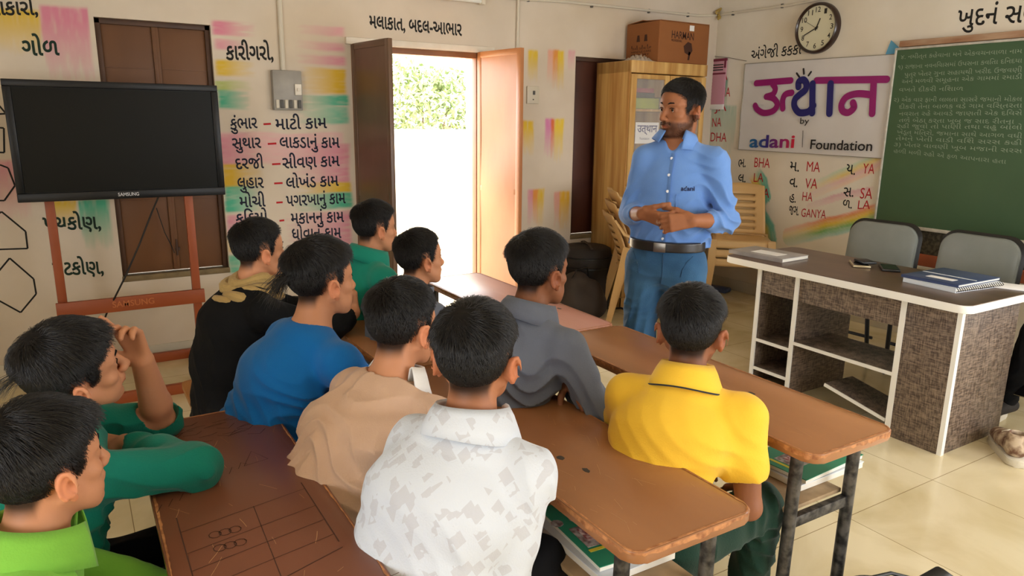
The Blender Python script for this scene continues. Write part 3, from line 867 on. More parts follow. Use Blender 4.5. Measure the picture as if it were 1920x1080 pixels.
strokes('logo_lettering', [[(3.796, 1.838), (3.213, 1.823)], [(3.31, 1.809), (3.292, 1.583)], [(3.321, 1.718), (3.426, 1.728), (3.513, 1.708), (3.551, 1.657), (3.538, 1.606), (3.486, 1.591), (3.445, 1.627), (3.458, 1.663)]], .052, 'magenta')
strokes('logo_lettering', [[(3.956, 1.795), (3.957, 1.833), (3.916, 1.847), (3.884, 1.815), (3.888, 1.769), (3.939, 1.732), (3.978, 1.694), (3.975, 1.64), (3.922, 1.592), (3.839, 1.6), (3.799, 1.645)], [(3.826, 1.813), (3.802, 1.589)], [(3.664, 1.807), (3.647, 1.585)]], .056, 'logo_navy', .003)
strokes('logo_rays', [[(3.987, 1.901), (3.96, 1.872)], [(3.926, 1.931), (3.918, 1.894)], [(3.853, 1.905), (3.873, 1.879)], ], .016, 'print_black')
strokes('divider', [[(3.873, 1.449), (3.865, 1.319)]], .005, 'print_black')
bnp = lambda u, v, d: (BO[0] - d, u, v)
letter('lettering', [('by', 3.909, 1.504, 3.824, 1.505, 0.042, .005), ('Foundation', 3.79, 1.308, 3.258, 1.313, 0.066, .012)], 'print_black', t, bnp)
gm = bpy.data.materials.new('adani_gradient'); gm.use_nodes = True; MATS['print_gradient'] = gm; gm.name = 'print_gradient'
nt = gm.node_tree; tc = nt.nodes.new('ShaderNodeTexCoord'); sx = nt.nodes.new('ShaderNodeSeparateXYZ'); cr = nt.nodes.new('ShaderNodeValToRGB')
nt.links.new(tc.outputs['Generated'], sx.inputs[0]); nt.links.new(sx.outputs['Y'], cr.inputs[0]); nt.links.new(cr.outputs[0], nt.nodes['Principled BSDF'].inputs[0])
el = cr.color_ramp.elements
el[0].position, el[0].color = 0, (*srgb(214, 34, 60), 1); el[1].position, el[1].color = 1, (*srgb(24, 110, 160), 1)
for p_, c_ in ((.25, (150, 30, 110)), (.6, (52, 40, 130))): k = el.new(p_); k.color = (*srgb(*c_), 1)
letter('lettering', [('adani', 4.406, 1.299, 3.943, 1.312, 0.092, .02)], 'print_gradient', t, bnp)

# ------------------------------------------------------------------ green board and what is round it
t = thing('green_board', 'large green chalkboard full of chalk writing on the right wall', 'chalkboard', (RX, 2.0, .8))
BY0, BY1 = .75, 3.155
MB().span((RX - .028, BY0, .80), (RX, BY1, 2.02)).build('board_panel', 'board_green', t)
f = MB()
f.span((RX - .036, BY0, .778), (RX, BY1 + .012, .802), .003).span((RX - .036, BY1, .78), (RX, BY1 + .014, 2.03), .003).span((RX - .036, BY0, 2.018), (RX, BY1 + .012, 2.034), .003)
f.build('board_edging', 'board_frame', t)
MB().span((RX - .05, BY0, 2.036), (RX, BY1 - .02, 2.078), .006).build('top_rail', 'board_wood', t)
CH = ['૪. નમીત્ત કહેવાના મને એકવચનવાળા નામ', '૧) રાજાના નવનિવાસમાં ઉપસના કવિતા દિનદયા', 'પુત્ર ખેતર ગુના સહાયથી ખરીદ ઉજવણી', 'અને મળવી સમૂહના એક ગામમાં રમાડી', 'વખતે દીકરી નિશાળ', '૨) એક વાર ફાની લાલતા સાસરે જમાનો મોકલ', 'દીકરી તેના બાળક વડે ગામ વિસ્તરતા', 'નવરાત રહે આવડે જાણતી એક દિવસે', 'તળે બેઠા કરતા ખૂબ જ સાદ રીતના', 'રહી જુવો તો પાણી તથા વહુ બોલો', 'ખેડૂત મિત્રો, જમાના સાથે આગળ વધી', 'તેમને ખેતી વાડી વિશે સરસ કહી', '૩) ખેતર વાવણી ખૂબ મજાની સરસ', 'હળી મળી રહો એ ફળ આપનારા હતા']
BL = [(3.123, 1.957, 2.348, 1.944), (3.133, 1.889, 2.339, 1.887), (3.079, 1.836, 2.331, 1.832), (3.091, 1.789, 2.324, 1.79), (3.103, 1.734, 2.665, 1.729), (3.133, 1.665, 2.303, 1.655), (3.087, 1.616, 2.297, 1.617), (3.08, 1.568, 2.29, 1.571), (3.074, 1.523, 2.327, 1.519), (3.084, 1.482, 2.276, 1.484), (3.079, 1.441, 2.268, 1.431), (3.08, 1.396, 2.262, 1.389), (3.091, 1.354, 2.254, 1.34), (3.084, 1.308, 2.335, 1.269)]
bdp = lambda u, v, d: (RX - .0282 - d, u, v)
for s_i, b_i in zip(CH, BL): letter('chalk_line', [(s_i, *b_i, .025, -.008)], 'chalk', t, bdp)
t = thing('old_board', 'strip of old black painted board under the green chalkboard', 'old board', (RX, 1.9, .515))
MB().span((RX - .012, .75, .612), (RX - .001, 3.02, .776), .002).build('black_panel', 'board_black', t)
MB().span((RX - .02, .75, .527), (RX, 3.03, .612), .004).span((RX - .014, 2.86, .60), (RX, 3.06, .79), .004).build('terracotta_border', 'terracotta', t)
MB().span((RX - .024, .75, .508), (RX, 3.03, .526), .003).build('white_ledge', 'board_frame', t)
tag(MB().prism([(0, 0), (.118, 0), (.1, .035), (.03, .095)], (RX - .012, 3.25, 1.998), (0, -1, 0), (0, 0, 1), .002).build('paper_scrap', 'blue_paper'), 'blue paper scrap stuck at top left corner of the chalkboard', 'paper')
# calendar
t = thing('wall_calendar', 'pink hanging calendar on the right wall beside the cupboard', 'calendar', (RX, 4.86, 1.62))
MB().span((RX - .016, 4.748, 1.66), (RX - .006, 4.972, 2.065), .001).build('calendar_sheet', 'calendar_pink', t)
MB().span((RX - .019, 4.745, 2.045), (RX - .005, 4.975, 2.068), .002).span((RX - .018, 4.748, 1.93), (RX - .0155, 4.972, 1.945)).span((RX - .018, 4.748, 1.985), (RX - .0155, 4.77, 2.06)).build('calendar_header', 'calendar_dark', t)
q = MB()
for r_ in range(7):
    for c_ in range(2): q.span((RX - .0175, 4.90 + c_ * .03, 1.70 + r_ * .03), (RX - .0158, 4.92 + c_ * .03, 1.715 + r_ * .03))
for r_ in range(3): q.span((RX - .0175, 4.78, 1.965 + r_ * .022), (RX - .0158, 4.95, 1.975 + r_ * .022))
q.build('calendar_print', 'clock_ink', t)
MB().span((RX - .02, 4.745, 1.622), (RX - .006, 4.965, 1.668), .002).build('bottom_strip', 'paper', t)
MB().tube([(RX - .008, 4.97, 2.066), (RX - .006, 4.95, 2.10), (RX - .006, 4.72, 2.068), (RX - .006, 4.53, 2.03)], .0025, 6).build('string', 'pvc_line', t)

# ------------------------------------------------------------------ cupboard
CX0, CX1, CYF, CYB, CT = 3.77, 4.58, 4.45, 4.88, 1.965
t = thing('cupboard', 'pale wood grain cupboard with glass doors in the corner', 'cupboard', (4.175, 4.66, 0))
b = MB()
b.span((CX0, CYF + .02, 0), (CX0 + .02, CYB, CT), .002).span((CX1 - .02, CYF + .02, 0), (CX1, CYB, CT), .002).span((CX0, CYB - .015, 0), (CX1, CYB, CT)).span((CX0, CYF, CT - .09), (CX1, CYB, CT), .003).span((CX0, CYF + .02, 0), (CX1, CYB, .08))
b.build('carcass', 'cupboard_wood', t)
for z in (1.08, 1.40, 1.585): MB().span((CX0 + .02, CYF + .05, z), (CX1 - .02, CYB - .015, z + .018)).build('shelf', 'cupboard_wood', t)
def cup_door(x0, x1, knob):
    d_ = thing('glass_door', None, None, (x0, CYF, .98)); d_.parent = t; d_.location = Vector((x0, CYF, .98)) - t.location
    g = MB()
    zb, zt = 1.0, CT - .1
    wl, wr = .055, .05
    zp0, zp1 = 1.06, 1.83
    g.span((x0, CYF, zb), (x0 + wl, CYF + .02, zt), .002).span((x1 - wr, CYF, zb), (x1, CYF + .02, zt), .002).span((x0 + wl, CYF, zp1), (x1 - wr, CYF + .02, zt), .002).span((x0 + wl, CYF, zb), (x1 - wr, CYF + .02, zp0), .002)
    g.build('door_frame', 'cupboard_wood', d_)
    MB().span((x0 + wl, CYF + .008, zp0), (x1 - wr, CYF + .012, zp1)).build('glass_pane', 'glass', d_)
    MB().lathe([(.011, 0), (.009, .02), (.012, .026), (0, .03)], (knob, CYF, 1.05), 14, rot=Matrix.Rotation(math.pi / 2, 3, 'X')).build('knob', 'steel', d_)
xm = (CX0 + CX1) / 2
cup_door(CX0 + .006, xm - .003, xm - .03); cup_door(xm + .003, CX1 - .006, xm + .03)
for x0, x1 in ((CX0 + .006, xm - .003), (xm + .003, CX1 - .006)):
    q = MB().span((x0, CYF, .09), (x1, CYF + .02, .99), .003)
    q.build('solid_door', 'cupboard_wood', t)
# things on its shelves
def book(name, lo, hi, mat, label, cat='book', group=None):
    tt = thing(name, label, cat, ((lo[0] + hi[0]) / 2, (lo[1] + hi[1]) / 2, lo[2]), group)
    MB().span((lo[0] + .004, lo[1] + .004, lo[2] + .002), (hi[0] - .003, hi[1] + .004, hi[2] - .002)).build('pages', 'page_edge', tt)
    MB().span((lo[0], lo[1], hi[2] - .003), hi).span(lo, (hi[0], hi[1], lo[2] + .003)).span(lo, (hi[0], lo[1] + .003, hi[2])).build('cover', mat, tt)
    return tt
pmat('file_lime', srgb(176, 186, 50), 0.5, var=(9, .8)); pmat('file_red', srgb(150, 40, 66), 0.5); pmat('file_dark', srgb(60, 54, 48), 0.6, var=(9, 1)); pmat('file_green', srgb(110, 130, 60), 0.6)
book('file_box', (3.84, 4.52, 1.605), (4.13, 4.80, 1.69), 'file_lime', 'lime green file bundle on upper shelf behind cupboard glass', 'file')
book('file_box', (3.85, 4.54, 1.691), (4.10, 4.78, 1.73), 'file_dark', 'dark file lying on the lime bundle in the cupboard', 'file')
book('file_box', (3.87, 4.53, 1.731), (4.08, 4.77, 1.765), 'file_red', 'dark red file on top of the upper cupboard stack', 'file')
book('file_box', (3.85, 4.55, 1.42), (4.12, 4.78, 1.45), 'file_green', 'olive file under the printed sheet in the cupboard', 'file')
book('file_box', (3.84, 4.54, 1.10), (4.12, 4.78, 1.20), 'file_green', 'olive green file bundle on lower shelf of the cupboard', 'file')
book('file_box', (4.24, 4.54, 1.605), (4.50, 4.78, 1.70), 'file_dark', 'dark file stack behind the right cupboard glass', 'file')
t2 = thing('printed_sheet', 'white printed sheet behind the left cupboard glass', 'paper', (3.97, CYF + .03, 1.34))
MB().span((3.852, CYF + .016, 1.335), (4.095, CYF + .0175, 1.5)).build('sheet', 'paper', t2)
letter('lettering', [('उत्थान', 3.87, 1.425, 4.08, 1.425, .05, .015), ('Foundation', 3.9, 1.365, 4.0, 1.365, .018, 0)], 'logo_navy', t2, lambda u, v, d: (u, CYF + .016 - d, v), .0008)

# cardboard box and plastic bag on the cupboard
t = thing('cardboard_box', 'brown printed cardboard carton on top of the cupboard', 'box', (4.32, 4.68, CT))
bx0, bx1, by0, by1, bz = 4.055, 4.60, 4.475, 4.87, CT + .315
MB().span((bx0, by0, CT + .001), (bx1, by1, bz), .008, seg=3).build('carton', 'cardboard', t)
MB().box(((bx0 + bx1) / 2, by0 + .09, bz + .006), (bx1 - bx0 - .02, .19, .005), Matrix.Rotation(.06, 3, 'X')).box(((bx0 + bx1) / 2, by1 - .09, bz + .01), (bx1 - bx0 - .02, .19, .005), Matrix.Rotation(-.09, 3, 'X')).build('flap', 'cardboard', t)
letter('lettering', [('HARMAN', 4.185, CT + .19, 4.425, CT + .185, .05, .01), ('PROFESSIONAL', 4.185, CT + .165, 4.30, CT + .163, .016, .01)], 'cardboard_print', t, lambda u, v, d: (u, by0 - d, v))
sx_ = lambda u, v, d: (bx0 - d, u, v)
letter('lettering', [('| | | |', 4.80, CT + .13, 4.60, CT + .13, .012), ('THIS SIDE UP', 4.80, CT + .11, 4.56, CT + .11, .014, .01), ('HANDLE CARE', 4.80, CT + .085, 4.56, CT + .085, .014, .01), ('KEEP DRY', 4.80, CT + .06, 4.58, CT + .06, .014, .01)], 'cardboard_print', t, sx_)
q = MB()
q.prism([(0, 0), (.055, -.02), (.085, .02), (.07, .075), (.03, .085), (-.015, .05)], (4.335, by0 - .0006, CT + .085), (1, 0, 0), (0, 0, 1), .0006)
q.prism([(0, 0), (.02, .0), (.03, .06), (.01, .07)], (4.37, by0 - .0006, CT + .03), (1, 0, 0), (0, 0, 1), .0006)
for yy in (4.72, 4.63): q.prism([(-.02, 0), (.02, 0), (.012, .05), (-.012, .05)], (bx0 - .0006, yy, CT + .17), (0, -1, 0), (0, 0, 1), .0006)
q.build('printed_symbol', 'cardboard_print', t)
MB().span((4.375, by0 - .001, bz - .06), (4.425, by0, bz - .018)).build('sticker', 'paper', t)
V, F = [], []
nu, nv = 26, 12
for i in range(nu + 1):
    for j in range(nv + 1):
        u, v = i / nu, j / nv
        x = 3.785 + u * .25; y = 4.47 + v * .12
        z = CT + .003 + .055 * math.sin(math.pi * u) ** .7 * math.sin(math.pi * v) * (0.6 + .5 * math.sin(u * 31 + v * 9) * math.sin(v * 14 - u * 8))
        V.append((x, y, z))
for i in range(nu):
    for j in range(nv): F.append((i * (nv + 1) + j, (i + 1) * (nv + 1) + j, (i + 1) * (nv + 1) + j + 1, i * (nv + 1) + j + 1))
o = from_arrays('plastic_bag', V, F, 'plastic_film', None, Vector((3.9, 4.53, CT)))
o.modifiers.new('thick', 'SOLIDIFY').thickness = .002
tag(o, 'crumpled clear plastic bag on the front edge of the cupboard top', 'bag')

# ------------------------------------------------------------------ television on its wooden stand
TY = 4.42
t = thing('television', 'large black flat television leaning out on a wooden stand', 'television', (.25, TY, 1.065))
MB().box((.252, TY, 1.37), (.99, .045, .605), None, .012, 3).box((.252, TY + .035, 1.37), (.70, .05, .40), None, .02).build('housing', 'tv_black', t)
MB().span((-.205, TY - .024, 1.115), (.71, TY - .0215, 1.635)).build('screen', 'tv_screen', t)
b = MB()
for lo, hi in (((-.243, 1.068), (.747, 1.112)), ((-.243, 1.638), (.747, 1.672)), ((-.243, 1.112), (-.207, 1.638)), ((.712, 1.112), (.747, 1.638))):
    b.span((lo[0], TY - .032, lo[1]), (hi[0], TY - .021, hi[1]), .004)
b.build('bezel', 'tv_black', t)
letter('brand_lettering', [('SAMSUNG', .205, 1.083, .305, 1.083, .016, .01)], 'tv_logo', t, lambda u, v, d: (u, TY - .0325 - d, v))
t = thing('television_stand', 'reddish brown wooden stand carrying the television', 'stand', (.23, 4.55, 0))
SY = 4.50
for x in (-.112, .562):
    MB().span((x - .022, SY - .02, .03), (x + .022, SY + .02, 1.45), .003).build('post', 'stand_wood', t)
MB().span((-.145, SY - .045, .435), (.60, SY - .02, .515), .003).build('cross_bar', 'stand_wood', t)
letter('faint_lettering', [('SAMSUNG', .12, .462, .33, .462, .03, .01)], 'stand_mark', t, lambda u, v, d: (u, SY - .0455 - d, v))
for x in (-.112, .562): MB().span((x - .022, 4.16, 0.0), (x + .022, 4.84, .055), .003).build('foot', 'stand_wood', t)
MB().span((-.112, 4.80, 0.0), (.562, 4.84, .055), .003).build('base_rail', 'stand_wood', t)
MB().span((-.112, 4.16, 0), (.562, 4.20, .055), .003).build('base_rail', 'stand_wood', t)
MB().span((-.10, SY - .03, 1.28), (.56, SY - .0, 1.40), .003).build('mount_board', 'stand_wood', t)
cb = [Vector(p) for p in ((.40, 4.40, 1.07), (.36, 4.43, .98), (.29, 4.44, .82), (.20, 4.43, .64), (.14, 4.44, .53), (.09, 4.52, .42), (.04, 4.56, .30), (-.05, 4.6, .02))]
tag(MB().tube(cb, .005, 8).build('power_cable', 'cable'), 'black cable hanging below the television behind the cross bar', 'cable')

# ------------------------------------------------------------------ teacher desk
t = thing('teacher_desk', 'large brown laminate teacher desk with white edges and open shelves', 'desk', (3.58, 2.24, 0))
dx0, dx1 = 3.325, 3.86
zt = .70
tp = MB()
def rrect(x0, y0, x1, y1, r, n=6):
    out = []
    for cx, cy, a0 in ((x1 - r, y1 - r, 0), (x0 + r, y1 - r, 90), (x0 + r, y0 + r, 180), (x1 - r, y0 + r, 270)):
        for k in range(n + 1):
            a = math.radians(a0 + 90 * k / n); out.append((cx + r * math.cos(a), cy + r * math.sin(a)))
    return out
tp.prism(rrect(3.262, 1.545, 3.90, 2.935, .05), (0, 0, zt), (1, 0, 0), (0, 1, 0), .036, bevel=.003)
tp.build('top_edging', 'desk_edge', t)
MB().prism(rrect(3.266, 1.549, 3.896, 2.931, .048), (0, 0, zt + .036), (1, 0, 0), (0, 1, 0), .003).build('desk_top', 'desk_top', t)
MB().span((dx0, 1.60, .0), (dx1, 1.85, zt), .001).build('cabinet', 'laminate', t)
for y in (1.853, 2.45, 2.705): MB().span((dx0 + .004, y, 0.0 if y < 2 else .0), (dx1 - .03 if y != 2.705 else dx1, y + .018, zt)).build('divider', 'laminate', t)
MB().span((dx0 + .006, 1.87, .555), (dx0 + .022, 2.71, zt)).build('apron', 'laminate', t)
for y0, y1, z, dd in ((2.468, 2.705, .262, .42), (1.871, 2.45, .308, .34), (2.468, 2.705, .09, .42)):
    s_ = MB().span((dx0 + .004, y0, z), (dx0 + dd, y1, z + .016)).build('shelf', 'laminate', t)
    MB().span((dx0 - .001, y0, z - .001), (dx0 + .0045, y1, z + .017)).build('shelf_edging', 'desk_edge', s_)
for y0, y1, xa in ((1.593, 1.614, .022), (1.846, 1.874, .006), (2.447, 2.471, .006), (2.702, 2.726, .006)): MB().span((dx0 - .003, y0, 0), (dx0 + xa, y1, zt)).build('edging', 'desk_edge', t)

lb = MB().box((3.46, 2.06, .105), (.24, .36, .014), Matrix.Rotation(.20, 3, 'X') @ Matrix.Rotation(.02, 3, 'Y'))
lb_o = lb.build('loose_shelf', 'laminate')
tag(lb_o, 'loose white edged board leaning in the bottom of the teacher desk', 'board')
MB().box((3.338, 2.06, .105), (.008, .36, .017), Matrix.Rotation(.20, 3, 'X')).build('board_edging', 'desk_edge', lb_o)
# things on the desk
zd = zt + .0395
def slab(name, c, size, rz, mat, label, cat, page=True, group=None):
    tt = thing(name, label, cat, (c[0], c[1], c[2]), group)
    R = Matrix.Rotation(rz, 3, 'Z')
    if page:
        MB().box((c[0], c[1], c[2] + size[2] / 2), (size[0] - .006, size[1] - .006, size[2] - .004), R).build('pages', 'page_edge', tt)
        a = MB().box((c[0], c[1], c[2] + size[2] - .0015), (size[0], size[1], .003), R, .001).box((c[0], c[1], c[2] + .0015), (size[0], size[1], .003), R, .001)
        off = R @ Vector((-size[0] / 2 + .0015, 0, 0))
        a.box((c[0] + off.x, c[1] + off.y, c[2] + size[2] / 2), (.003, size[1], size[2]), R)
        a.build('cover', mat, tt)
    else:
        MB().box((c[0], c[1], c[2] + size[2] / 2), size, R, min(size) * .3).build('body', mat, tt)
    return tt, R
sl, R_ = slab('register_book', (3.475, 2.79, zd), (.25, .37, .022), .06, 'book_grey', 'grey covered register book at far left end of the desk', 'book')
MB().box((3.455, 2.77, zd + .0225), (.10, .18, .0012), R_).build('cover_label', 'paper', sl)
sl, R_ = slab('notebook', (3.665, 1.83, zd), (.36, .27, .022), -.10, 'book_white', 'white spiral notebook under the blue book on the desk', 'book')
q = MB()
for k in range(22):
    a = R_ @ Vector((-.17 + k * .0162, -.138, 0))
    q.tube([(3.665 + a.x, 1.83 + a.y + .006, zd + .002), (3.665 + a.x, 1.83 + a.y - .006, zd + .012), (3.665 + a.x, 1.83 + a.y + .006, zd + .024)], .0022, 6)
q.build('spiral', 'file_dark', sl)
sl, R_ = slab('register_book', (3.68, 1.85, zd + .0225), (.37, .28, .014), -.02, 'book_blue', 'dark blue register on top of the spiral notebook', 'book')
MB().box((3.58, 1.84, zd + .0372), (.05, .13, .001), R_).build('cover_label', 'paper', sl)
MB().box((3.665, 1.85, zd + .0024 + .036), (.012, .26, .001), R_).build('cover_line', 'book_white', sl)
slab('paper_sheets', (3.82, 1.74, zd), (.14, .34, .006), .35, 'paper', 'loose white paper sheets at back right of the desk', 'paper', False)
for (x, y, r_, lab, gm_) in ((3.70, 2.35, .35, 'phone in gold case lying on the teacher desk', 'phone_gold'), (3.745, 2.205, .3, 'black phone lying beside the gold one on the desk', 'black_plastic')):
    tt, R_ = slab('mobile_phone', (x, y, zd), (.09, .17, .012), r_ - 1.2, gm_, lab, 'phone', False)
    MB().box((x, y, zd + .0125), (.075, .145, .0015), R_).build('screen', 'screen_off', tt)
tt, R_ = slab('wallet', (3.725, 2.335, zd + .0145), (.075, .11, .014), -.5, 'black_plastic', 'small black wallet lying on the gold phone', 'wallet', False)

# ------------------------------------------------------------------ two visitor chairs behind the desk
def office_chair(cx, cy, rz, label):
    t = thing('visitor_chair', label, 'chair', (0, 0, 0), 'grey visitor chairs behind the teacher desk')
    # local: faces -x
    def pad(x, z0, z1, w, th, nm, mat, lean):
        V, F = [], []
        n, m = 22, 14
        b = MB()
        pts = rrect(-w / 2, z0, w / 2, z1, .10, 8)
        cz = (z0 + z1) / 2
        rings = []
        for sc_, dx in ((.86, -th / 2), (.97, -th / 2 + .012), (1, 0), (.98, th / 2 - .006), (.9, th / 2)):
            rings.append([b.bm.verts.new((x + dx + lean * (p[1] - z0) + .10 * p[0] ** 2 * -1, p[0] * sc_, cz + (p[1] - cz) * sc_)) for p in pts])
        k = len(pts)
        for A, B in zip(rings, rings[1:]):
            for i in range(k): b.bm.faces.new((A[i], A[(i + 1) % k], B[(i + 1) % k], B[i]))
        b.bm.faces.new(rings[0][::-1]); b.bm.faces.new(rings[-1])
        return b.build(nm, mat, t)
    pad(.20, .50, .87, .46, .05, 'backrest', 'vinyl_grey', .12)
    pad(.225, .485, .885, .49, .03, 'backrest_shell', 'black_plastic', .12)
    MB().span((-.24, -.23, .42), (.2, .23, .48), .02, seg=3).build('seat', 'vinyl_grey', t)
    for s in (-1, 1):
        MB().tube([(-.22, .2 * s, .42), (-.2, .21 * s, .2), (-.18, .22 * s, .014), (.0, .22 * s, .014), (.24, .22 * s, .014)], .013, 10).build('leg', 'black_plastic', t)
        MB().tube([(.22, .22 * s, .014), (.2, .21 * s, .25), (.2, .2 * s, .42), (.25, .19 * s, .55), (.27, .17 * s, .72)], .013, 10).build('leg', 'black_plastic', t)
    MB().tube([(-.16, -.22, .2), (-.16, .22, .2)], .01).build('stretcher', 'black_plastic', t)
    t.location = (cx, cy, 0); t.rotation_euler = (0, 0, rz)
    return t
office_chair(4.33, 2.745, .06, 'grey backed visitor chair nearer the corner, left of the two behind desk')
office_chair(4.33, 2.165, -.04, 'grey backed visitor chair behind the blue books, right of the two')

# ------------------------------------------------------------------ monobloc plastic chairs, two stacks
def plastic_chair(arms=True):
    t = thing('plastic_chair', '', 'chair', (0, 0, 0))
    # local: faces -y; seat at .42
    def sheet(fn, nu, nv, th, nm, holes=()):
        V, F = [], []
        idx = {}
        for i in range(nu + 1):
            for j in range(nv + 1):
                idx[i, j] = len(V); V.append(fn(i / nu, j / nv))
        for i in range(nu):
            for j in range(nv):
                u, v = (i + .5) / nu, (j + .5) / nv
                if any(a < u < c and b < v < d for a, b, c, d in holes): continue
                F.append((idx[i, j], idx[i + 1, j], idx[i + 1, j + 1], idx[i, j + 1]))
        o = from_arrays(nm, V, F, 'chair_plastic', t)
        m = o.modifiers.new('thick', 'SOLIDIFY'); m.thickness = th; m.offset = 0
        return o
    sheet(lambda u, v: ((u - .5) * (.46 - .05 * v), -.22 + .42 * v, .425 - .018 * math.sin(math.pi * u) * math.sin(math.pi * v) - .03 * max(0, .12 - v) / .12 - .012 * v), 16, 14, .008, 'seat')
    sheet(lambda u, v: ((u - .5) * (.42 - .05 * v), .20 + .05 * v + .09 * v * v - .05 * math.cos((u - .5) * math.pi) * -1 - .05, .43 + .40 * v + .02 * math.sin(math.pi * u) * (v > .98)), 20, 22, .009, 'backrest',
          [(.22, .10 + k * .135, .78, .155 + k * .135) for k in range(6)])
    sheet(lambda u, v: ((u - .5) * .46, -.222 - .006 * v, .42 - .06 * v), 12, 3, .008, 'apron')
    for s in (-1, 1):
        sheet(lambda u, v, s=s: (s * (.228 - .012 * u + .0 * v), -.22 + .42 * u, .42 - .055 * v), 12, 3, .008, 'side_rail')
        V = []
        # arms: back upright -> forward -> down into the front leg
        arm = [(s * .205, .27, .80), (s * .235, .20, .70), (s * .255, .08, .655), (s * .262, -.08, .65), (s * .262, -.19, .625), (s * .258, -.235, .55), (s * .25, -.235, .43)]
        if arms: MB().tube(arm, [.016, .022, .026, .028, .028, .026, .022], 10, flat=.55).build('armrest', 'chair_plastic', t)
        def legm(p, q, w0, w1):
            p, q = Vector(p), Vector(q)
            b = MB()
            rings = []
            for c, w in ((p, w0), ((p + q) / 2, (w0 + w1) / 2), (q, w1)):
                rings.append([b.bm.verts.new(c + Vector(d_)) for d_ in ((-w, -w, 0), (w, -w, 0), (w, w * .3, 0), (-w * .2 * s - w * .0, w, 0))])
            for A, B in zip(rings, rings[1:]):
                for i in range(4): b.bm.faces.new((A[i], A[(i + 1) % 4], B[(i + 1) % 4], B[i]))
            b.bm.faces.new(rings[0]); b.bm.faces.new(rings[-1][::-1])
            b.build('leg', 'chair_plastic', t)
        legm((s * .225, -.215, .43), (s * .255, -.25, 0), .03, .018)
        legm((s * .205, .20, .43), (s * .235, .30, 0), .03, .018)
    return t
def put_chair(pc, k, x, y, z, rz, label, group):
    c = pc if k == 0 else copy_tree(pc)
    c.location = (x, y, z); c.rotation_euler = (0, 0, rz)
    c['label'] = label; c['group'] = group
pc = plastic_chair()
for k, pos in enumerate(('bottom', 'middle', 'top')):
    put_chair(pc, k, 3.70 + .012 * k, 4.10 - .008 * k, .085 * k, 1.0, 'beige plastic armchair, %s of the stack left of the standing man' % pos, 'stacked beige plastic chairs left of the man')
pc = plastic_chair(False)
for k, pos in enumerate(('bottom', 'middle', 'top')):
    put_chair(pc, k, 4.74 , 4.10 , .075 * k, -.78, 'beige plastic armchair, %s of the stack right of the standing man' % pos, 'stacked beige plastic chairs right of the man')
tag(MB().box((4.95, 4.55, .02), (.12, .3, .04), Matrix.Rotation(.3, 3, 'Z'), .01).build('blue_mat', 'book_blue'), 'small blue folded cloth on the floor behind the right chair stack', 'cloth')

# ------------------------------------------------------------------ drum bag and soft bag by the cupboard
t = thing('drum_bag', 'black round padded drum bag left of the cupboard', 'bag', (3.52, 4.62, 0))
MB().lathe([(.0, .0), (.19, .0), (.205, .02), (.212, .2), (.21, .36), (.218, .365), (.218, .43), (.21, .445), (.20, .50), (.17, .515), (0, .52)], (3.53, 4.63, 0), 48).build('body', 'bag_black', t, angle=60)
MB().lathe([(.214, .35), (.221, .352), (.221, .362), (.214, .364)], (3.53, 4.63, 0), 48).lathe([(.213, .432), (.22, .434), (.22, .442), (.213, .444)], (3.53, 4.63, 0), 48).build('zip', 'black_plastic', t)
MB().tube([(3.45, 4.45, .523), (3.50, 4.55, .54), (3.56, 4.7, .54), (3.6, 4.78, .523)], .012, 8, flat=.5).build('carry_handle', 'bag_brown', t)
MB().tube([(3.62, 4.43, .02), (3.7, 4.36, .03), (3.74, 4.34, .015)], .02, 8, flat=.4).build('strap', 'black_plastic', t)
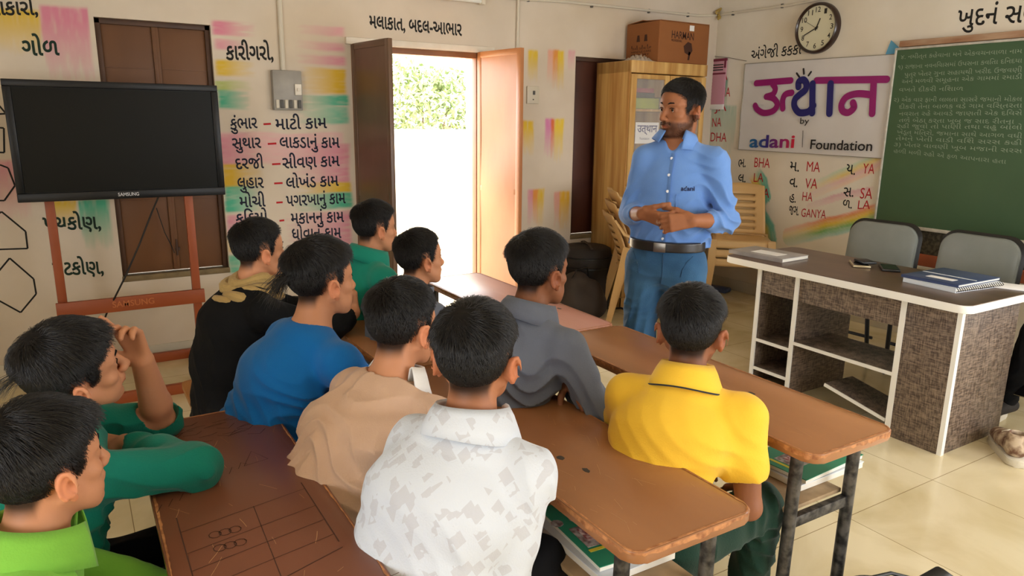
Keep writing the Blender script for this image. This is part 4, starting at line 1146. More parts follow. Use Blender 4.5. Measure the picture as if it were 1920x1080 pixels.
# ------------------------------------------------------------------ school benches
def bench(kind, seed, marks):
    """local: table along y, pupil sits on the -x side; table centre at the origin"""
    r = random.Random(seed)
    t = thing('school_bench', '', 'bench', (0, 0, 0))
    L, Wd, H = 1.12, .33, .73
    top = MB().prism(rrect(-Wd / 2, -L / 2, Wd / 2, L / 2, .035), (0, 0, H - .026), (1, 0, 0), (0, 1, 0), .026, bevel=.004)
    to = top.build('table_top', [kind], t)
    e = MB()
    poly = rrect(-Wd / 2, -L / 2, Wd / 2, L / 2, .035, 8)
    P = []                                             # one ragged worn band along the upper rim
    for a, b in zip(poly, poly[1:] + poly[:1]):
        n = max(1, int(math.dist(a, b) / .012))
        P += [(a[0] + (b[0] - a[0]) * k / n, a[1] + (b[1] - a[1]) * k / n) for k in range(n)]
    ring = []
    for i, p in enumerate(P):
        q_, n_ = P[i - 1], P[(i + 1) % len(P)]
        d_ = Vector((n_[0] - q_[0], n_[1] - q_[1], 0)); nrm = Vector((d_.y, -d_.x, 0)).normalized()
        z0 = H - .005 - .006 * r.random() ** 2 - .004 * (1 + math.sin(i * .21 + seed))
        iw = .0008 + .003 * r.random() ** 3 + .0015 * (1 + math.sin(i * .13 + seed))
        ring.append([e.bm.verts.new(v_) for v_ in (Vector((p[0], p[1], z0)) + nrm * .0006, Vector((p[0], p[1], H - .0035)) + nrm * .0006, Vector((p[0], p[1], H + .0005)) - nrm * .0035, Vector((p[0], p[1], H + .0005)) - nrm * (.004 + iw))])
    for A_, B_ in zip(ring, ring[1:] + ring[:1]):
        for k in range(3): e.bm.faces.new((A_[k], B_[k], B_[k + 1], A_[k + 1]))
    e.build('worn_edge', 'bench_edge', to)
    s = MB()
    for _ in range(36):
        x, y = r.uniform(-Wd / 2 + .03, Wd / 2 - .03), r.uniform(-L / 2 + .04, L / 2 - .04)
        a = r.gauss(1.57, .5); l = r.uniform(.01, .06)
        s.ribbon([(x, y), (x + l * .5 * math.cos(a), y + l * .5 * math.sin(a)), (x + l * math.cos(a + .04), y + l * math.sin(a + .04))], (0, 0, H), (1, 0, 0), (0, 1, 0), r.uniform(.0005, .0011), .0005)
    s.build('scratches', 'scratch', to, flat=True)
    if marks:
        for lo_, hi_ in ((-9, -.31), (-.31, .06), (.06, .3), (.3, 9)):
            q = MB(); n_ = 0
            for pts, w in marks:
                if lo_ <= sum(p[1] for p in pts) / len(pts) < hi_: q.ribbon(pts, (0, 0, H), (1, 0, 0), (0, 1, 0), w, .0007); n_ += 1
            if n_: q.build('pen_marks', 'pen_ink', to, flat=True)
    for _ in range(2):
        b = MB()
        x, y = r.uniform(-Wd / 2 + .05, Wd / 2 - .05), -r.uniform(.1, L / 2 - .06)
        b.prism([((.006 + .004 * r.random()) * math.cos(k * .628) + x, (.009 + .006 * r.random()) * math.sin(k * .628) + y) for k in range(10)], (0, 0, H - .0002), (1, 0, 0), (0, 1, 0), .0006)
        b.build('ink_blot', 'blot', to)
    for sy in (-1, 1):
        for sx in (-1, 1): MB().tube([(sx * .125, sy * .47, 0), (sx * .122, sy * .475, .35), (sx * .12, sy * .48, H - .026)], .0165, 12).build('leg', 'dark_iron', t)
        MB().bar((-.12, sy * .475, .500), (.12, sy * .475, .500), .02, .03, bevel=.002).build('end_rail', 'dark_iron', t)
        MB().tube([(-.125, sy * .47, .10), (-.50, sy * .47, .10)], .013, 10).build('floor_rail', 'dark_iron', t)
    MB().span((-.115, -.46, .515), (.115, .46, .527), .002).build('book_shelf', 'ply', t)
    for sy in (-1, 1):
        for x in (-.60, -.42): MB().tube([(x, sy * .47, 0), (x, sy * .47, .40)], .0165, 12).build('leg', 'dark_iron', t)
        MB().bar((-.61, sy * .47, .385), (-.41, sy * .47, .385), .02, .03).build('seat_rail', 'dark_iron', t)
    MB().prism(rrect(-.655, -L / 2, -.375, L / 2, .03), (0, 0, .40), (1, 0, 0), (0, 1, 0), .024, bevel=.003).build('seat_plank', 'seat_wood', t)
    return t
def grid_marks():
    L = []
    r = random.Random(3)
    X0_, X1_, Y0_, Y1_ = -.13, .12, -.28, .04
    L += [([(X0_, Y0_), (X0_, Y1_)], .0022), ([(X1_, Y0_ + .08), (X1_, Y1_ + .02)], .0022), ([(X0_, Y0_), (.0, Y0_ + .02), (X1_, Y0_ + .06)], .0022), ([(.0, Y0_ + .02), (.01, Y1_ - .03)], .0018)]
    for k in (.06, .12, .18, .26): L.append(([(X0_, Y0_ + k), (X1_, Y0_ + k + .05)], .0014))
    for k in range(2):
        for i in range(3): L.append(([(-.075 + i * .018 + .011 * math.cos(a), -.06 - k * .05 + .012 * math.sin(a)) for a in [j * .7 for j in range(11)]], .0018))
    for k in range(26):
        x, y = r.uniform(-.12, .1), r.uniform(.36, .5); a = r.uniform(-.6, .6)
        L.append(([(x, y), (x + .03 * math.cos(a), y + .03 * math.sin(a)), (x + .045, y + .012)], .0016))
    z = [(-.16 + .011 * i, .08 + .022 * (i % 2) + .007 * i) for i in range(19)]
    L.append((z, .0018)); L.append(([(.03, .2), (.06, .27), (.085, .21), (.03, .2)], .0016))
    for k in range(12):
        x, y = r.uniform(-.06, .10), r.uniform(-.5, -.33); a = r.uniform(0, 3)
        L.append(([(x, y), (x + .03 * math.cos(a), y + .03 * math.sin(a))], .0022))
    for k in range(4): L.append(([(-.02 + .05 * k, -.40 + .012 * k), (.0 + .05 * k, -.385 + .012 * k), (.03 + .05 * k, -.386 + .014 * k)], .0014))
    return L
def place(b, x, y, label, group='wooden school benches in rows', rz=0.0):
    b.location = (x, y, 0); b.rotation_euler = (0, 0, rz); b['label'] = label; b['group'] = group
    return b
place(bench('bench_orange', 1, []), 1.605, 1.525, 'orange brown bench in the front row beside the teacher desk', rz=.0)
place(bench('bench_pink', 2, []), 1.595, 2.66, 'pinkish worn bench farther along the front row near the man')
place(bench('bench_brown', 3, []), .965, 1.435, 'brown bench of the middle row at the white shirted pupil')
place(bench('bench_brown', 4, []), .955, 2.58, 'brown bench of the middle row farther on, behind the blue shirt')
place(bench('bench_dark', 5, grid_marks()), .235, 1.39, 'dark red brown bench with pen drawings nearest at the left')

# green textbooks on the shelves under the tables
def textbook(x, y, z, rz, label, mat='book_green', size=(.185, .25, .016), pic=None):
    tt = thing('textbook', label, 'book', (x, y, z), 'green textbooks under the benches')
    R = Matrix.Rotation(rz, 3, 'Z')
    MB().box((x, y, z + size[2] / 2), (size[0] - .004, size[1] - .004, size[2] - .002), R).build('pages', 'page_edge', tt)
    c = MB().box((x, y, z + size[2] - .001), (size[0], size[1], .002), R)
    c.build('cover', mat, tt)
    f = lambda u, v: tuple(Vector((x, y, 0)) + R @ Vector((u, v, 0)))
    if pic:
        zt_ = z + size[2]
        p = f(*pic); MB().box((p[0], p[1], zt_ + .0002), (.085, .075, .0006), R).build('cover_picture', 'pic_grey', tt)
        p = f(pic[0] + .005, pic[1]); MB().box((p[0], p[1], zt_ + .0006), (.05, .045, .0005), R).build('cover_picture', 'pic_red', tt)
        p = f(pic[0] - .055, pic[1]); MB().box((p[0], p[1], zt_ + .0003), (.010, .085, .0005), R).build('cover_band', 'pic_yellow', tt)
        for k in range(3):
            p = f(pic[0] + .075, pic[1] - .05 + .05 * k); MB().prism([(.016 * math.cos(a_ * .785), .016 * math.sin(a_ * .785)) for a_ in range(8)], (p[0], p[1], zt_), (1, 0, 0), (0, 1, 0), .0005).build('cover_badge', 'pic_grey', tt)
    return tt
textbook(1.745, 1.20, .549, .06, 'green textbook on top of the small pile under the front row bench', size=(.28, .185, .014), pic=(-.06, .0))
textbook(1.74, 1.20, .528, .0, 'thick white paged book beneath the green one under the front bench', 'book_white', (.28, .19, .020))
textbook(1.64, 1.50, .528, 1.2, 'white notebook farther back under the front row bench', 'book_white', (.18, .24, .012))
textbook(.995, 1.20, .549, 1.50, 'green textbook with picture under middle row bench, upper one', size=(.27, .20, .014), pic=(-.02, .045))
textbook(.985, 1.19, .528, 1.56, 'thick white notebook beneath the textbook under middle row bench', 'book_white', (.28, .21, .020))
textbook(1.0, 1.72, .528, 1.45, 'white notebook farther back under the middle row bench', 'book_white')
textbook(.20, 1.16, .528, 1.5, 'pale notebook under the dark bench at the left', 'book_grey')

# ------------------------------------------------------------------ yard outside the door
shell('ground', (-30, D + .23, -.35), (60, 70, -.15), 'ground_sand')
shell('trim_1', (1.4, D + .2, -.16), (3.2, D + .7, -.02), 'ground_sand')
shell('wall_yard', (-10, 10.0, -.15), (20, 10.2, 1.36), 'white_paint')
def shrub(cx, cy, z0, rx_, ry_, rz_, n, label, seed):
    r = np.random.default_rng(seed)
    t = thing('shrub', label, 'shrub', (cx, cy, -.15), 'pale shrubs outside the doorway')
    u = r.normal(size=(n, 3)); u /= np.linalg.norm(u, axis=1)[:, None]
    rad = r.uniform(.45, 1, n) ** .6
    lump = 1 + .22 * np.sin(5 * u[:, 0] + seed) * np.sin(4 * u[:, 2] + 2 * seed)
    P = np.array([cx, cy, z0]) + u * (rad * lump)[:, None] * np.array([rx_, ry_, rz_])
    a = r.normal(size=(n, 3)); a /= np.linalg.norm(a, axis=1)[:, None]
    b = np.cross(a, r.normal(size=(n, 3))); b /= np.linalg.norm(b, axis=1)[:, None]
    L, w = r.uniform(.05, .11, n)[:, None], r.uniform(.02, .04, n)[:, None]
    V = np.stack([P - a * L, P + b * w, P + a * L, P - b * w], 1).reshape(-1, 3)
    F = np.arange(4 * n).reshape(n, 4)
    from_arrays('foliage', V, F, 'leaf_pale', t, smooth=False)
    m = MB()
    for k in range(9):
        a_ = k * .7; m.tube([(cx, cy, -.15), (cx + .3 * rx_ * math.cos(a_), cy + .3 * ry_ * math.sin(a_), z0 * .6), (cx + .75 * rx_ * math.cos(a_), cy + .6 * ry_ * math.sin(a_), z0 + .5 * rz_ * math.sin(k))], [.05, .03, .01], 6)
    m.build('stems', 'twig', t)
shrub(5.75, 12.6, 1.3, 1.55, .9, 1.3, 7200, 'pale green bushy shrub behind the yard wall, middle of the doorway', 1)
shrub(8.9, 12.9, 1.25, 1.3, .9, 1.1, 3000, 'pale green bushy shrub behind the yard wall, far right beyond the doorway', 2)
shrub(2.7, 13.4, 1.0, 1.1, .8, 1.0, 3000, 'low pale shrub left of the others beyond the yard wall', 4)
# ------------------------------------------------------------------ people: surfaces are grown from smooth distance fields
def skin_mat(name, col):
    m = pmat(name, (1, 1, 1), .52, attr='tint', var=(30, .35), col2=(.88, .86, .85), spec=.22, bump=(140, .08))
    MATS[name] = m
    return m
SKIN = {'fair': (196, 138, 102), 'mid': (176, 118, 84), 'dark': (144, 94, 66), 'man': (152, 98, 66)}
for k in SKIN: skin_mat('skin_' + k, SKIN[k])
pmat('hair_black', srgb(12, 10, 9), .6, spec=.15, var=(40, 1.2), col2=srgb(18, 15, 13))
pmat('hair_soft', srgb(17, 14, 13), .34, spec=.5)
pmat('eye_white', srgb(226, 220, 210), .25)
pmat('eye_dark', srgb(24, 14, 10), .15)
def cloth(name, c, c2=None, rough=.85, bump=(260, .25), var=(7, .6)):
    return pmat(name, srgb(*c), rough, var=var, col2=srgb(*(c2 or tuple(int(k * .9) for k in c))), bump=bump, sheen=.12 if sum(c) > 90 else 0.0, spec=.2)
cloth('cloth_lime', (124, 186, 66)); cloth('cloth_jeans_seam', (44, 78, 112)); cloth('cloth_green', (6, 112, 92)); cloth('cloth_black', (9, 9, 10)); cloth('cloth_blue', (10, 104, 176))
cloth('cloth_beige', (206, 170, 142)); cloth('cloth_yellow', (240, 196, 62), (232, 182, 50)); cloth('cloth_grey', (104, 110, 124)); cloth('cloth_teal', (24, 140, 118))
cloth('cloth_shirt', (108, 146, 204), (92, 132, 196)); cloth('cloth_paleblue', (150, 190, 220)); cloth('scarf_khaki', (176, 148, 92), (150, 120, 70), bump=(90, .8))
cloth('trouser_black', (12, 12, 14)); cloth('trouser_green', (20, 52, 38)); cloth('trouser_grey', (66, 64, 64)); cloth('trouser_brown', (70, 56, 46))
cloth('jeans', (62, 104, 140), (44, 82, 120), bump=(300, .5), var=(5, 1.2)); cloth('trim_navy', (40, 44, 52)); cloth('lining_white', (238, 236, 232))
pmat('belt_leather', srgb(34, 28, 26), .35); pmat('button', srgb(236, 238, 240), .3); pmat('thread_navy', srgb(24, 32, 70), .7)
def print_cloth():
    m = cloth('cloth_white', (206, 211, 218), (198, 204, 212))
    nt = m.node_tree; b = nt.nodes['Principled BSDF']
    tc = nt.nodes.new('ShaderNodeTexCoord'); br = nt.nodes.new('ShaderNodeTexVoronoi'); br.distance = 'CHEBYCHEV'
    mp = nt.nodes.new('ShaderNodeMapping'); mp.inputs['Scale'].default_value = (7, 7, 6); mp.inputs['Rotation'].default_value = (.3, .5, .4)
    nt.links.new(tc.outputs['Object'], mp.inputs[0]); nt.links.new(mp.outputs[0], br.inputs['Vector'])
    w = nt.nodes.new('ShaderNodeMath'); w.operation = 'LESS_THAN'; w.inputs[1].default_value = .36
    nt.links.new(br.outputs['Distance'], w.inputs[0])
    n = nt.nodes.new('ShaderNodeTexNoise'); n.inputs['Scale'].default_value = 22
    nt.links.new(tc.outputs['Object'], n.inputs['Vector'])
    n2 = nt.nodes.new('ShaderNodeMath'); n2.operation = 'GREATER_THAN'; n2.inputs[1].default_value = .47
    nt.links.new(n.outputs['Fac'], n2.inputs[0])
    p = nt.nodes.new('ShaderNodeMath'); p.operation = 'MULTIPLY'
    nt.links.new(w.outputs[0], p.inputs[0]); nt.links.new(n2.outputs[0], p.inputs[1])
    x = nt.nodes.new('ShaderNodeMix'); x.data_type = 'RGBA'
    nt.links.new(p.outputs[0], x.inputs[0])
    src = b.inputs['Base Color'].links[0].from_socket
    nt.links.new(src, x.inputs[6]); x.inputs[7].default_value = (*srgb(190, 192, 198), 1)
    nt.links.new(x.outputs[2], b.inputs['Base Color'])
print_cloth()

class Vox:
    def __init__(s, lo, hi, h):
        s.lo = np.array(lo, float); s.h = h
        s.n = np.ceil((np.array(hi, float) - s.lo) / h).astype(int) + 1
        s.d = np.full(s.n, .06, np.float32)
        s.ax = [s.lo[i] + h * np.arange(s.n[i]) for i in range(3)]
    def win(s, lo, hi):
        a = np.clip(np.floor((np.array(lo) - s.lo) / s.h).astype(int), 0, s.n)
        b = np.clip(np.ceil((np.array(hi) - s.lo) / s.h).astype(int) + 1, 0, s.n)
        if np.any(b <= a): return None, None
        sl = tuple(slice(a[i], b[i]) for i in range(3))
        g = np.meshgrid(*[s.ax[i][sl[i]].astype(np.float32) for i in range(3)], indexing='ij', sparse=True)
        return sl, g
    def merge(s, sl, d2, k, mode):
        d1 = s.d[sl]
        if mode == 'add':
            if k <= 0: s.d[sl] = np.minimum(d1, d2); return
            t = np.clip(.5 + .5 * (d1 - d2) / k, 0, 1)
            s.d[sl] = d1 * (1 - t) + d2 * t - k * t * (1 - t)
        else:
            d2 = -d2
            if k <= 0: s.d[sl] = np.maximum(d1, d2); return
            t = np.clip(.5 - .5 * (d1 - d2) / k, 0, 1)
            s.d[sl] = d1 * (1 - t) + d2 * t + k * t * (1 - t)
    def cap(s, a, b, ra, rb=None, k=.02, wide=None, f=1.4, mode='add'):
        """tapered capsule; wide = unit axis along which it is f times wider"""
        a, b = np.array(a, float), np.array(b, float)
        rb = ra if rb is None else rb
        R = max(ra, rb) * (f if wide is not None else 1) + k + 4 * s.h
        sl, g = s.win(np.minimum(a, b) - R, np.maximum(a, b) + R)
        if sl is None: return s
        q = [g[i] - a[i] for i in range(3)]
        ba = b - a
        if wide is not None:
            w = np.array(wide, float)
            dp = q[0] * w[0] + q[1] * w[1] + q[2] * w[2]
            q = [q[i] + w[i] * (1 / f - 1) * dp for i in range(3)]
            ba = ba + w * (1 / f - 1) * ba.dot(w)
        L = max(ba.dot(ba), 1e-9)
        t = np.clip((q[0] * ba[0] + q[1] * ba[1] + q[2] * ba[2]) / L, 0, 1)
        d = np.sqrt((q[0] - t * ba[0]) ** 2 + (q[1] - t * ba[1]) ** 2 + (q[2] - t * ba[2]) ** 2) - (ra + (rb - ra) * t)
        s.merge(sl, d.astype(np.float32), k, mode)
        return s
    def ell(s, c, r, R=None, k=.01, mode='add'):
        c, r = np.array(c, float), np.array(r, float)
        m = r.max() + k + 4 * s.h
        sl, g = s.win(c - m, c + m)
        if sl is None: return s
        q = [g[i] - c[i] for i in range(3)]
        if R is not None: q = [q[0] * R[0, j] + q[1] * R[1, j] + q[2] * R[2, j] for j in range(3)]
        k0 = np.sqrt((q[0] / r[0]) ** 2 + (q[1] / r[1]) ** 2 + (q[2] / r[2]) ** 2)
        k1 = np.sqrt((q[0] / r[0] ** 2) ** 2 + (q[1] / r[1] ** 2) ** 2 + (q[2] / r[2] ** 2) ** 2) + 1e-6
        s.merge(sl, (k0 * (k0 - 1) / k1).astype(np.float32), k, mode)
        return s
    def cut(s, p, n, k=.004):
        """keep the side that n points away from"""
        p, n = np.array(p, float), np.array(n, float); n /= np.linalg.norm(n)
        g = np.meshgrid(*[a.astype(np.float32) for a in s.ax], indexing='ij', sparse=True)
        d2 = ((g[0] - p[0]) * n[0] + (g[1] - p[1]) * n[1] + (g[2] - p[2]) * n[2]).astype(np.float32)
        s.d = np.maximum(s.d, d2)
        return s
    def near(s, band=.02):
        idx = np.nonzero(np.abs(s.d) < band)
        P = np.stack([s.ax[i][idx[i]] for i in range(3)], -1)
        return idx, P
    def disp(s, fn, band=.022):
        idx, P = s.near(band)
        s.d[idx] += fn(P).astype(np.float32)
        return s
    def mesh(s):
        bg = 3 * s.h
        g = vdb.FloatGrid(bg)
        # a closed surface: the box's own faces count as outside
        d = s.d.copy()
        for i in range(3):
            for e in (0, -1):
                sl = [slice(None)] * 3; sl[i] = e
                d[tuple(sl)] = np.maximum(d[tuple(sl)], s.h * .5)
        g.copyFromArray(np.clip(d, -bg, bg).astype(np.float32))
        pts, quads = g.convertToQuads(isovalue=0.0)
        V = np.asarray(pts, float) * s.h + s.lo
        F = np.asarray(quads, np.int64)
        if len(F):
            a, b, c = V[F[:, 0]], V[F[:, 1]], V[F[:, 2]]
            if np.einsum('ij,ij->i', a, np.cross(b, c)).sum() < 0: F = F[:, ::-1]
        return V, np.ascontiguousarray(F)

def keep_largest(V, F):
    """drop stray crumbs: keep the biggest connected surface"""
    par = np.arange(len(V))
    lab = par.copy()
    for _ in range(400):
        m = lab[F].min(1)
        new = lab.copy()
        for j in range(F.shape[1]): np.minimum.at(new, F[:, j], m)
        new = new[new]
        if (new == lab).all(): break
        lab = new
    cnt = np.bincount(lab[F[:, 0]], minlength=len(V))
    best = cnt.argmax()
    kf = F[lab[F[:, 0]] == best]
    u, inv = np.unique(kf, return_inverse=True)
    return V[u], inv.reshape(kf.shape)

def nz(v):
    v = np.array(v, float); return v / np.linalg.norm(v)
def frame(yaw, pitch=0, roll=0):
    """columns forward, left, up; yaw = compass angle from +y towards +x, pitch up, roll towards the left ear"""
    y, p, r = map(math.radians, (yaw, pitch, roll))
    f = np.array([math.sin(y) * math.cos(p), math.cos(y) * math.cos(p), math.sin(p)])
    l = nz([-math.cos(y), math.sin(y), 0])
    u = np.cross(f, l)
    l2 = l * math.cos(r) - u * math.sin(r)
    u2 = l * math.sin(r) + u * math.cos(r)
    return np.stack([f, l2, u2], 1)

def sines(P, ks, seed):
    r = np.random.default_rng(seed); out = np.zeros(len(P))
    for k in ks:
        a = nz(r.normal(size=3)) * k
        out += np.sin(P @ a + r.uniform(0, 6.28))
    return out / len(ks)

def add_head(v, c, R, s, man=False, cheek=1.0):
    w = lambda x, y, z: c + R @ (np.array([x, y, z]) * s)
    E = lambda p, r, k=.012, mode='add', RR=None: v.ell(w(*p), np.array(r) * s, R if RR is None else RR, k * s, mode)
    Cc = lambda a, b, ra, rb=None, k=.01, mode='add': v.cap(w(*a), w(*b), ra * s, (ra if rb is None else rb) * s, k * s, mode=mode)
    E((-.012, 0, .03), (.093, .074, .083))
    E((.042, 0, .028), (.046, .060, .055), .02)
    E((.036, 0, -.032), (.047, .054, .066), .02)
    E((.036, 0, -.072), (.044, .045 * cheek, .036), .02)
    for y in (-1, 1):
        Cc((.0, .054 * y * cheek, -.045), (.055, .026 * y, -.096), .016, .015, .022)
        E((.054, .040 * y, -.028), (.020, .020, .017), .016)
        E((.050, .030 * y, -.066), (.024, .018, .022), .018)
        Cc((.080, .012 * y, .018), (.066, .046 * y, .018), .0085, .008, .010)
    Cc((.070, -.010, -.099), (.070, .010, -.099), .0145, .0145, .014)
    # eye sockets and lids
    for y in (-1, 1):
        E((.089, .031 * y, -.001), (.013, .015, .010), .012, 'sub')
        E((.068, .031 * y, -.001), (.0135, .0165, .0125), .003)
        Cc((.0795, .020 * y, .0045), (.0745, .043 * y, .003), .0035, .0035, .004)
        Cc((.0785, .020 * y, -.0075), (.0735, .042 * y, -.0065), .003, .003, .004)
    # nose
    Cc((.083, 0, .006), (.1035, 0, -.034), .0075, .0105, .010)
    E((.104, 0, -.038), (.0105, .0105, .0095), .008)
    for y in (-1, 1):
        E((.095, .0125 * y, -.041), (.0105, .0075, .0085), .006)
        E((.1, .007 * y, -.0485), (.005, .0035, .004), .003, 'sub')
    # mouth
    E((.086, 0, -.062), (.010, .020, .012), .010)
    Cc((.0925, .006, -.0655), (.082, .022, -.069), .0052, .003, .005)
    Cc((.0925, -.006, -.0655), (.082, -.022, -.069), .0052, .003, .005)
    Cc((.0905, .004, -.0755), (.081, .018, -.0715), .006, .003, .005)
    Cc((.0905, -.004, -.0755), (.081, -.018, -.0715), .006, .003, .005)
    Cc((.0985, .0, -.0702), (.0985, .0, -.0703), .0022, .0022, .002, 'sub')
    Cc((.0965, -.017, -.0705), (.0965, .017, -.0705), .003, .003, .003, 'sub')
    # ears
    for y in (-1, 1):
        er = R @ np.array(Matrix.Rotation(y * .55, 3, 'Z') @ Matrix.Rotation(-.18, 3, 'Y'))
        v.ell(w(-.014, .083 * y, -.014), np.array([.0175, .0062, .029]) * s, er, .006 * s)
        v.ell(w(-.010, .074 * y, -.020), np.array([.014, .010, .022]) * s, er, .008 * s)
        ring = []
        for k in range(9):
            a = math.radians(-60 + 35 * k)
            o = er @ (np.array([-.0155 * math.cos(a + .3) * .95, .004 * y, .0265 * math.sin(a)]) * s * np.array([-1 if False else 1, 1, 1]))
            ring.append(w(-.014, .086 * y, -.014) + o)
        for a, b in zip(ring[:8], ring[1:]): v.cap(a, b, .0042 * s, .0042 * s, .003 * s)
        v.ell(w(-.008, .0915 * y, -.017), np.array([.0075, .0055, .014]) * s, er, .004 * s, 'sub')
        v.ell(w(-.005, .081 * y, -.043), np.array([.008, .005, .009]) * s, er, .005 * s)
    return w

def hand(v, wrist, d, n, side, s=1.0, curl=(.5, .55, .6, .7), thumb=(.6, .6, .35), spread=.06, tcurl=.3):
    """side +1 right hand, -1 left; n = out of the palm; curl per finger in radians per joint"""
    d = nz(d); n = nz(np.array(n) - d * np.dot(n, d)); T = np.cross(d, n) * side
    W = np.array(wrist, float)
    for i, (o, L) in enumerate(((.027, .070), (.009, .078), (-.009, .073), (-.026, .057))):
        kn = W + (d * .082 + T * o - n * .002 * (1 - abs(i - 1.2))) * s
        v.cap(W + (d * .006 + T * o * .55) * s, kn, .0125 * s, .0105 * s, .010)
        p = kn; a = 0
        for j, (fr, r0, r1) in enumerate(((.46, .0092, .0086), (.30, .0086, .0078), (.24, .0078, .0066))):
            a += curl[i] * (1, 1.15, .8)[j]
            dd = nz(d * math.cos(a) + n * math.sin(a) + T * spread * (1.5 - i) * .7)
            q = p + dd * L * fr * s
            v.cap(p, q, r0 * s, r1 * s, .003)
            p = q
    p = W + (d * .018 + T * .024 + n * .006) * s
    v.cap(W + d * .01 * s, p, .014 * s, .014 * s, .012)
    dd = nz(d * thumb[0] + T * thumb[1] + n * thumb[2])
    for L, r0, r1, b in ((.042, .0135, .0105, 0), (.032, .0102, .0092, 1), (.026, .0092, .0075, 1)):
        dd = nz(dd + b * tcurl * (n - T * .6))
        q = p + dd * L * s
        v.cap(p, q, r0 * s, r1 * s, .006)
        p = q

HLX = np.array([-.13, -.055, -.040, -.030, .004, .011, .026, .032, .05, .07, .085, .12])
HLZ = np.array([-.078, -.074, -.045, .016, .020, -.014, -.014, .040, .056, .069, .077, .080])
def hair_build(root, c, R, s, st, seed):
    """a hair cap that follows the hairline, then combed strands on it"""
    top, side, fade, fringe, n = st.get('top', .03), st.get('side', .010), st.get('fade', .0), st.get('fringe', 0.0), int(st.get('n', 5200) * 1.6)
    sweep = st.get('sweep', 0.0)
    lo, hi = c - .165 * s, c + .165 * s
    v = Vox(lo, hi, st.get('h', .0032))
    g = np.stack(np.meshgrid(*v.ax, indexing='ij'), -1).reshape(-1, 3)
    q = ((g - c) @ R) / s
    cc, rr = np.array([-.012, 0, .03]), np.array([.093, .074, .083])
    def ellsdf(p, c0, r0):
        a = p - c0
        k0 = np.linalg.norm(a / r0, axis=1); k1 = np.linalg.norm(a / r0 ** 2, axis=1) + 1e-6
        return k0 * (k0 - 1) / k1
    def thick(p):
        t = sstep(st.get('t0', .03), .095, p[:, 2])
        nape = sstep(-.085, .03, p[:, 2])
        fr = sstep(.02, .09, p[:, 0]) * fringe
        return (side * (fade + (1 - fade) * nape)) * (1 - t) + (top + fr) * t
    d = np.minimum(ellsdf(q, cc, rr), ellsdf(q, np.array([.042, 0, .028]), np.array([.046, .060, .055])))
    T = thick(q) * .62
    rid = .0022 * sines(q * np.array([1, 1, .35]), [260, 310, 190, 410, 150], seed) + .004 * sines(q, [60, 80, 45], seed + 1) * sstep(.0, .07, q[:, 2])
    zl = np.interp(q[:, 0] + .004 * sines(q, [150, 230], seed + 2), HLX, HLZ)
    zl = zl + st.get('up', .022) * sstep(.03, .005, q[:, 0]) * (q[:, 2] < .05)
    d = np.maximum(d - T + rid, (zl - q[:, 2]) * .75)
    d = np.maximum(d, -(ellsdf(q, cc, rr) + .012))
    v.d = (d * s).reshape(v.n).astype(np.float32)
    V, F = v.mesh()
    V, F = keep_largest(V, F)
    o = from_arrays('hair', V, F, 'hair_black', root)
    # strands
    r = np.random.default_rng(seed)
    u = r.normal(size=(n * 6, 3)); u /= np.linalg.norm(u, axis=1)[:, None]
    p = cc + u * rr
    zl = np.interp(p[:, 0] + r.normal(size=len(p)) * .003, HLX, HLZ)
    over = p[:, 2] - zl
    dens = .5 + .5 * sstep(0, .05, over) + .8 * np.exp(-(np.linalg.norm(p - np.array([-.055, .012, .115]), axis=1) / .04) ** 2)
    ok = (over > -.002) & (r.random(len(p)) * 1.5 < dens)
    p = p[ok][:n]; u = u[ok][:n]; over = over[ok][:n]
    N = nz_rows((p - cc) / rr ** 2)
    crown = np.array([-.055, .012, .115])
    tan = p - crown
    fz = sstep(.0, .065, p[:, 0])[:, None]
    side_dir = np.array([st.get('fwd', .35), sweep, .15])
    tan = nz_rows(tan) * (1 - fz * abs(sweep) * .8) + side_dir * fz * abs(sweep) * .8
    near = np.exp(-(np.linalg.norm(p - crown, axis=1) / .035) ** 2)[:, None]
    tan = tan + near * np.cross(N, tan) * 1.2
    tan -= N * np.einsum('ij,ij->i', tan, N)[:, None]
    tan = nz_rows(tan + r.normal(size=tan.shape) * (st.get('mess', .05) + .5 * near))
    tl = sstep(st.get('t0', .03) + .012, .105, p[:, 2])
    L = (side * 1.8 * (fade + (1 - fade) * sstep(-.085, .03, p[:, 2])) + .003) * (1 - tl) + st.get('len', top * 1.7) * tl
    L = L * r.uniform(.6, 1.15, len(L)) * (1 - st.get('crop', .72) * sstep(.015, .06, p[:, 0]))
    K = 6
    out = np.zeros((len(p), K, 3))
    off1 = thick(p) * r.uniform(.5, .85, len(p)) + .0012
    wav = r.uniform(0, 6.28, len(p))
    for k in range(K):
        t = k / (K - 1)
        x = p + tan * (L * t)[:, None]
        a = (x - cc) / rr
        x = cc + a / np.linalg.norm(a, axis=1)[:, None] * rr
        nn = nz_rows((x - cc) / rr ** 2)
        front = np.clip((x[:, 0] - .055) / .035, 0, 1) * (.004 + st.get('quiff', .012) * t)
        e = off1 * (1 - (1 - t) ** 2.2) + front + .001
        x = x + nn * e[:, None] + np.cross(tan, nn) * (np.sin(wav + 3 * t) * .0025 * t)[:, None]
        out[:, k] = x
    for tf in st.get('tufts', []):          # loose locks that stand away from the head
        base, tip, m, sp = tf
        b0 = np.array(base) + r.normal(size=(m, 3)) * sp; t0 = np.array(tip) + r.normal(size=(m, 3)) * sp * 1.6
        mid = (b0 + t0) / 2 + np.array([0, 0, .02])
        tt = np.linspace(0, 1, K)[None, :, None]
        out = np.concatenate([out, (1 - tt) ** 2 * b0[:, None] + 2 * tt * (1 - tt) * mid[:, None] + tt ** 2 * t0[:, None]])
    Wp = c + (out.reshape(-1, 3) * s) @ R.T - np.array(origin_of(root))
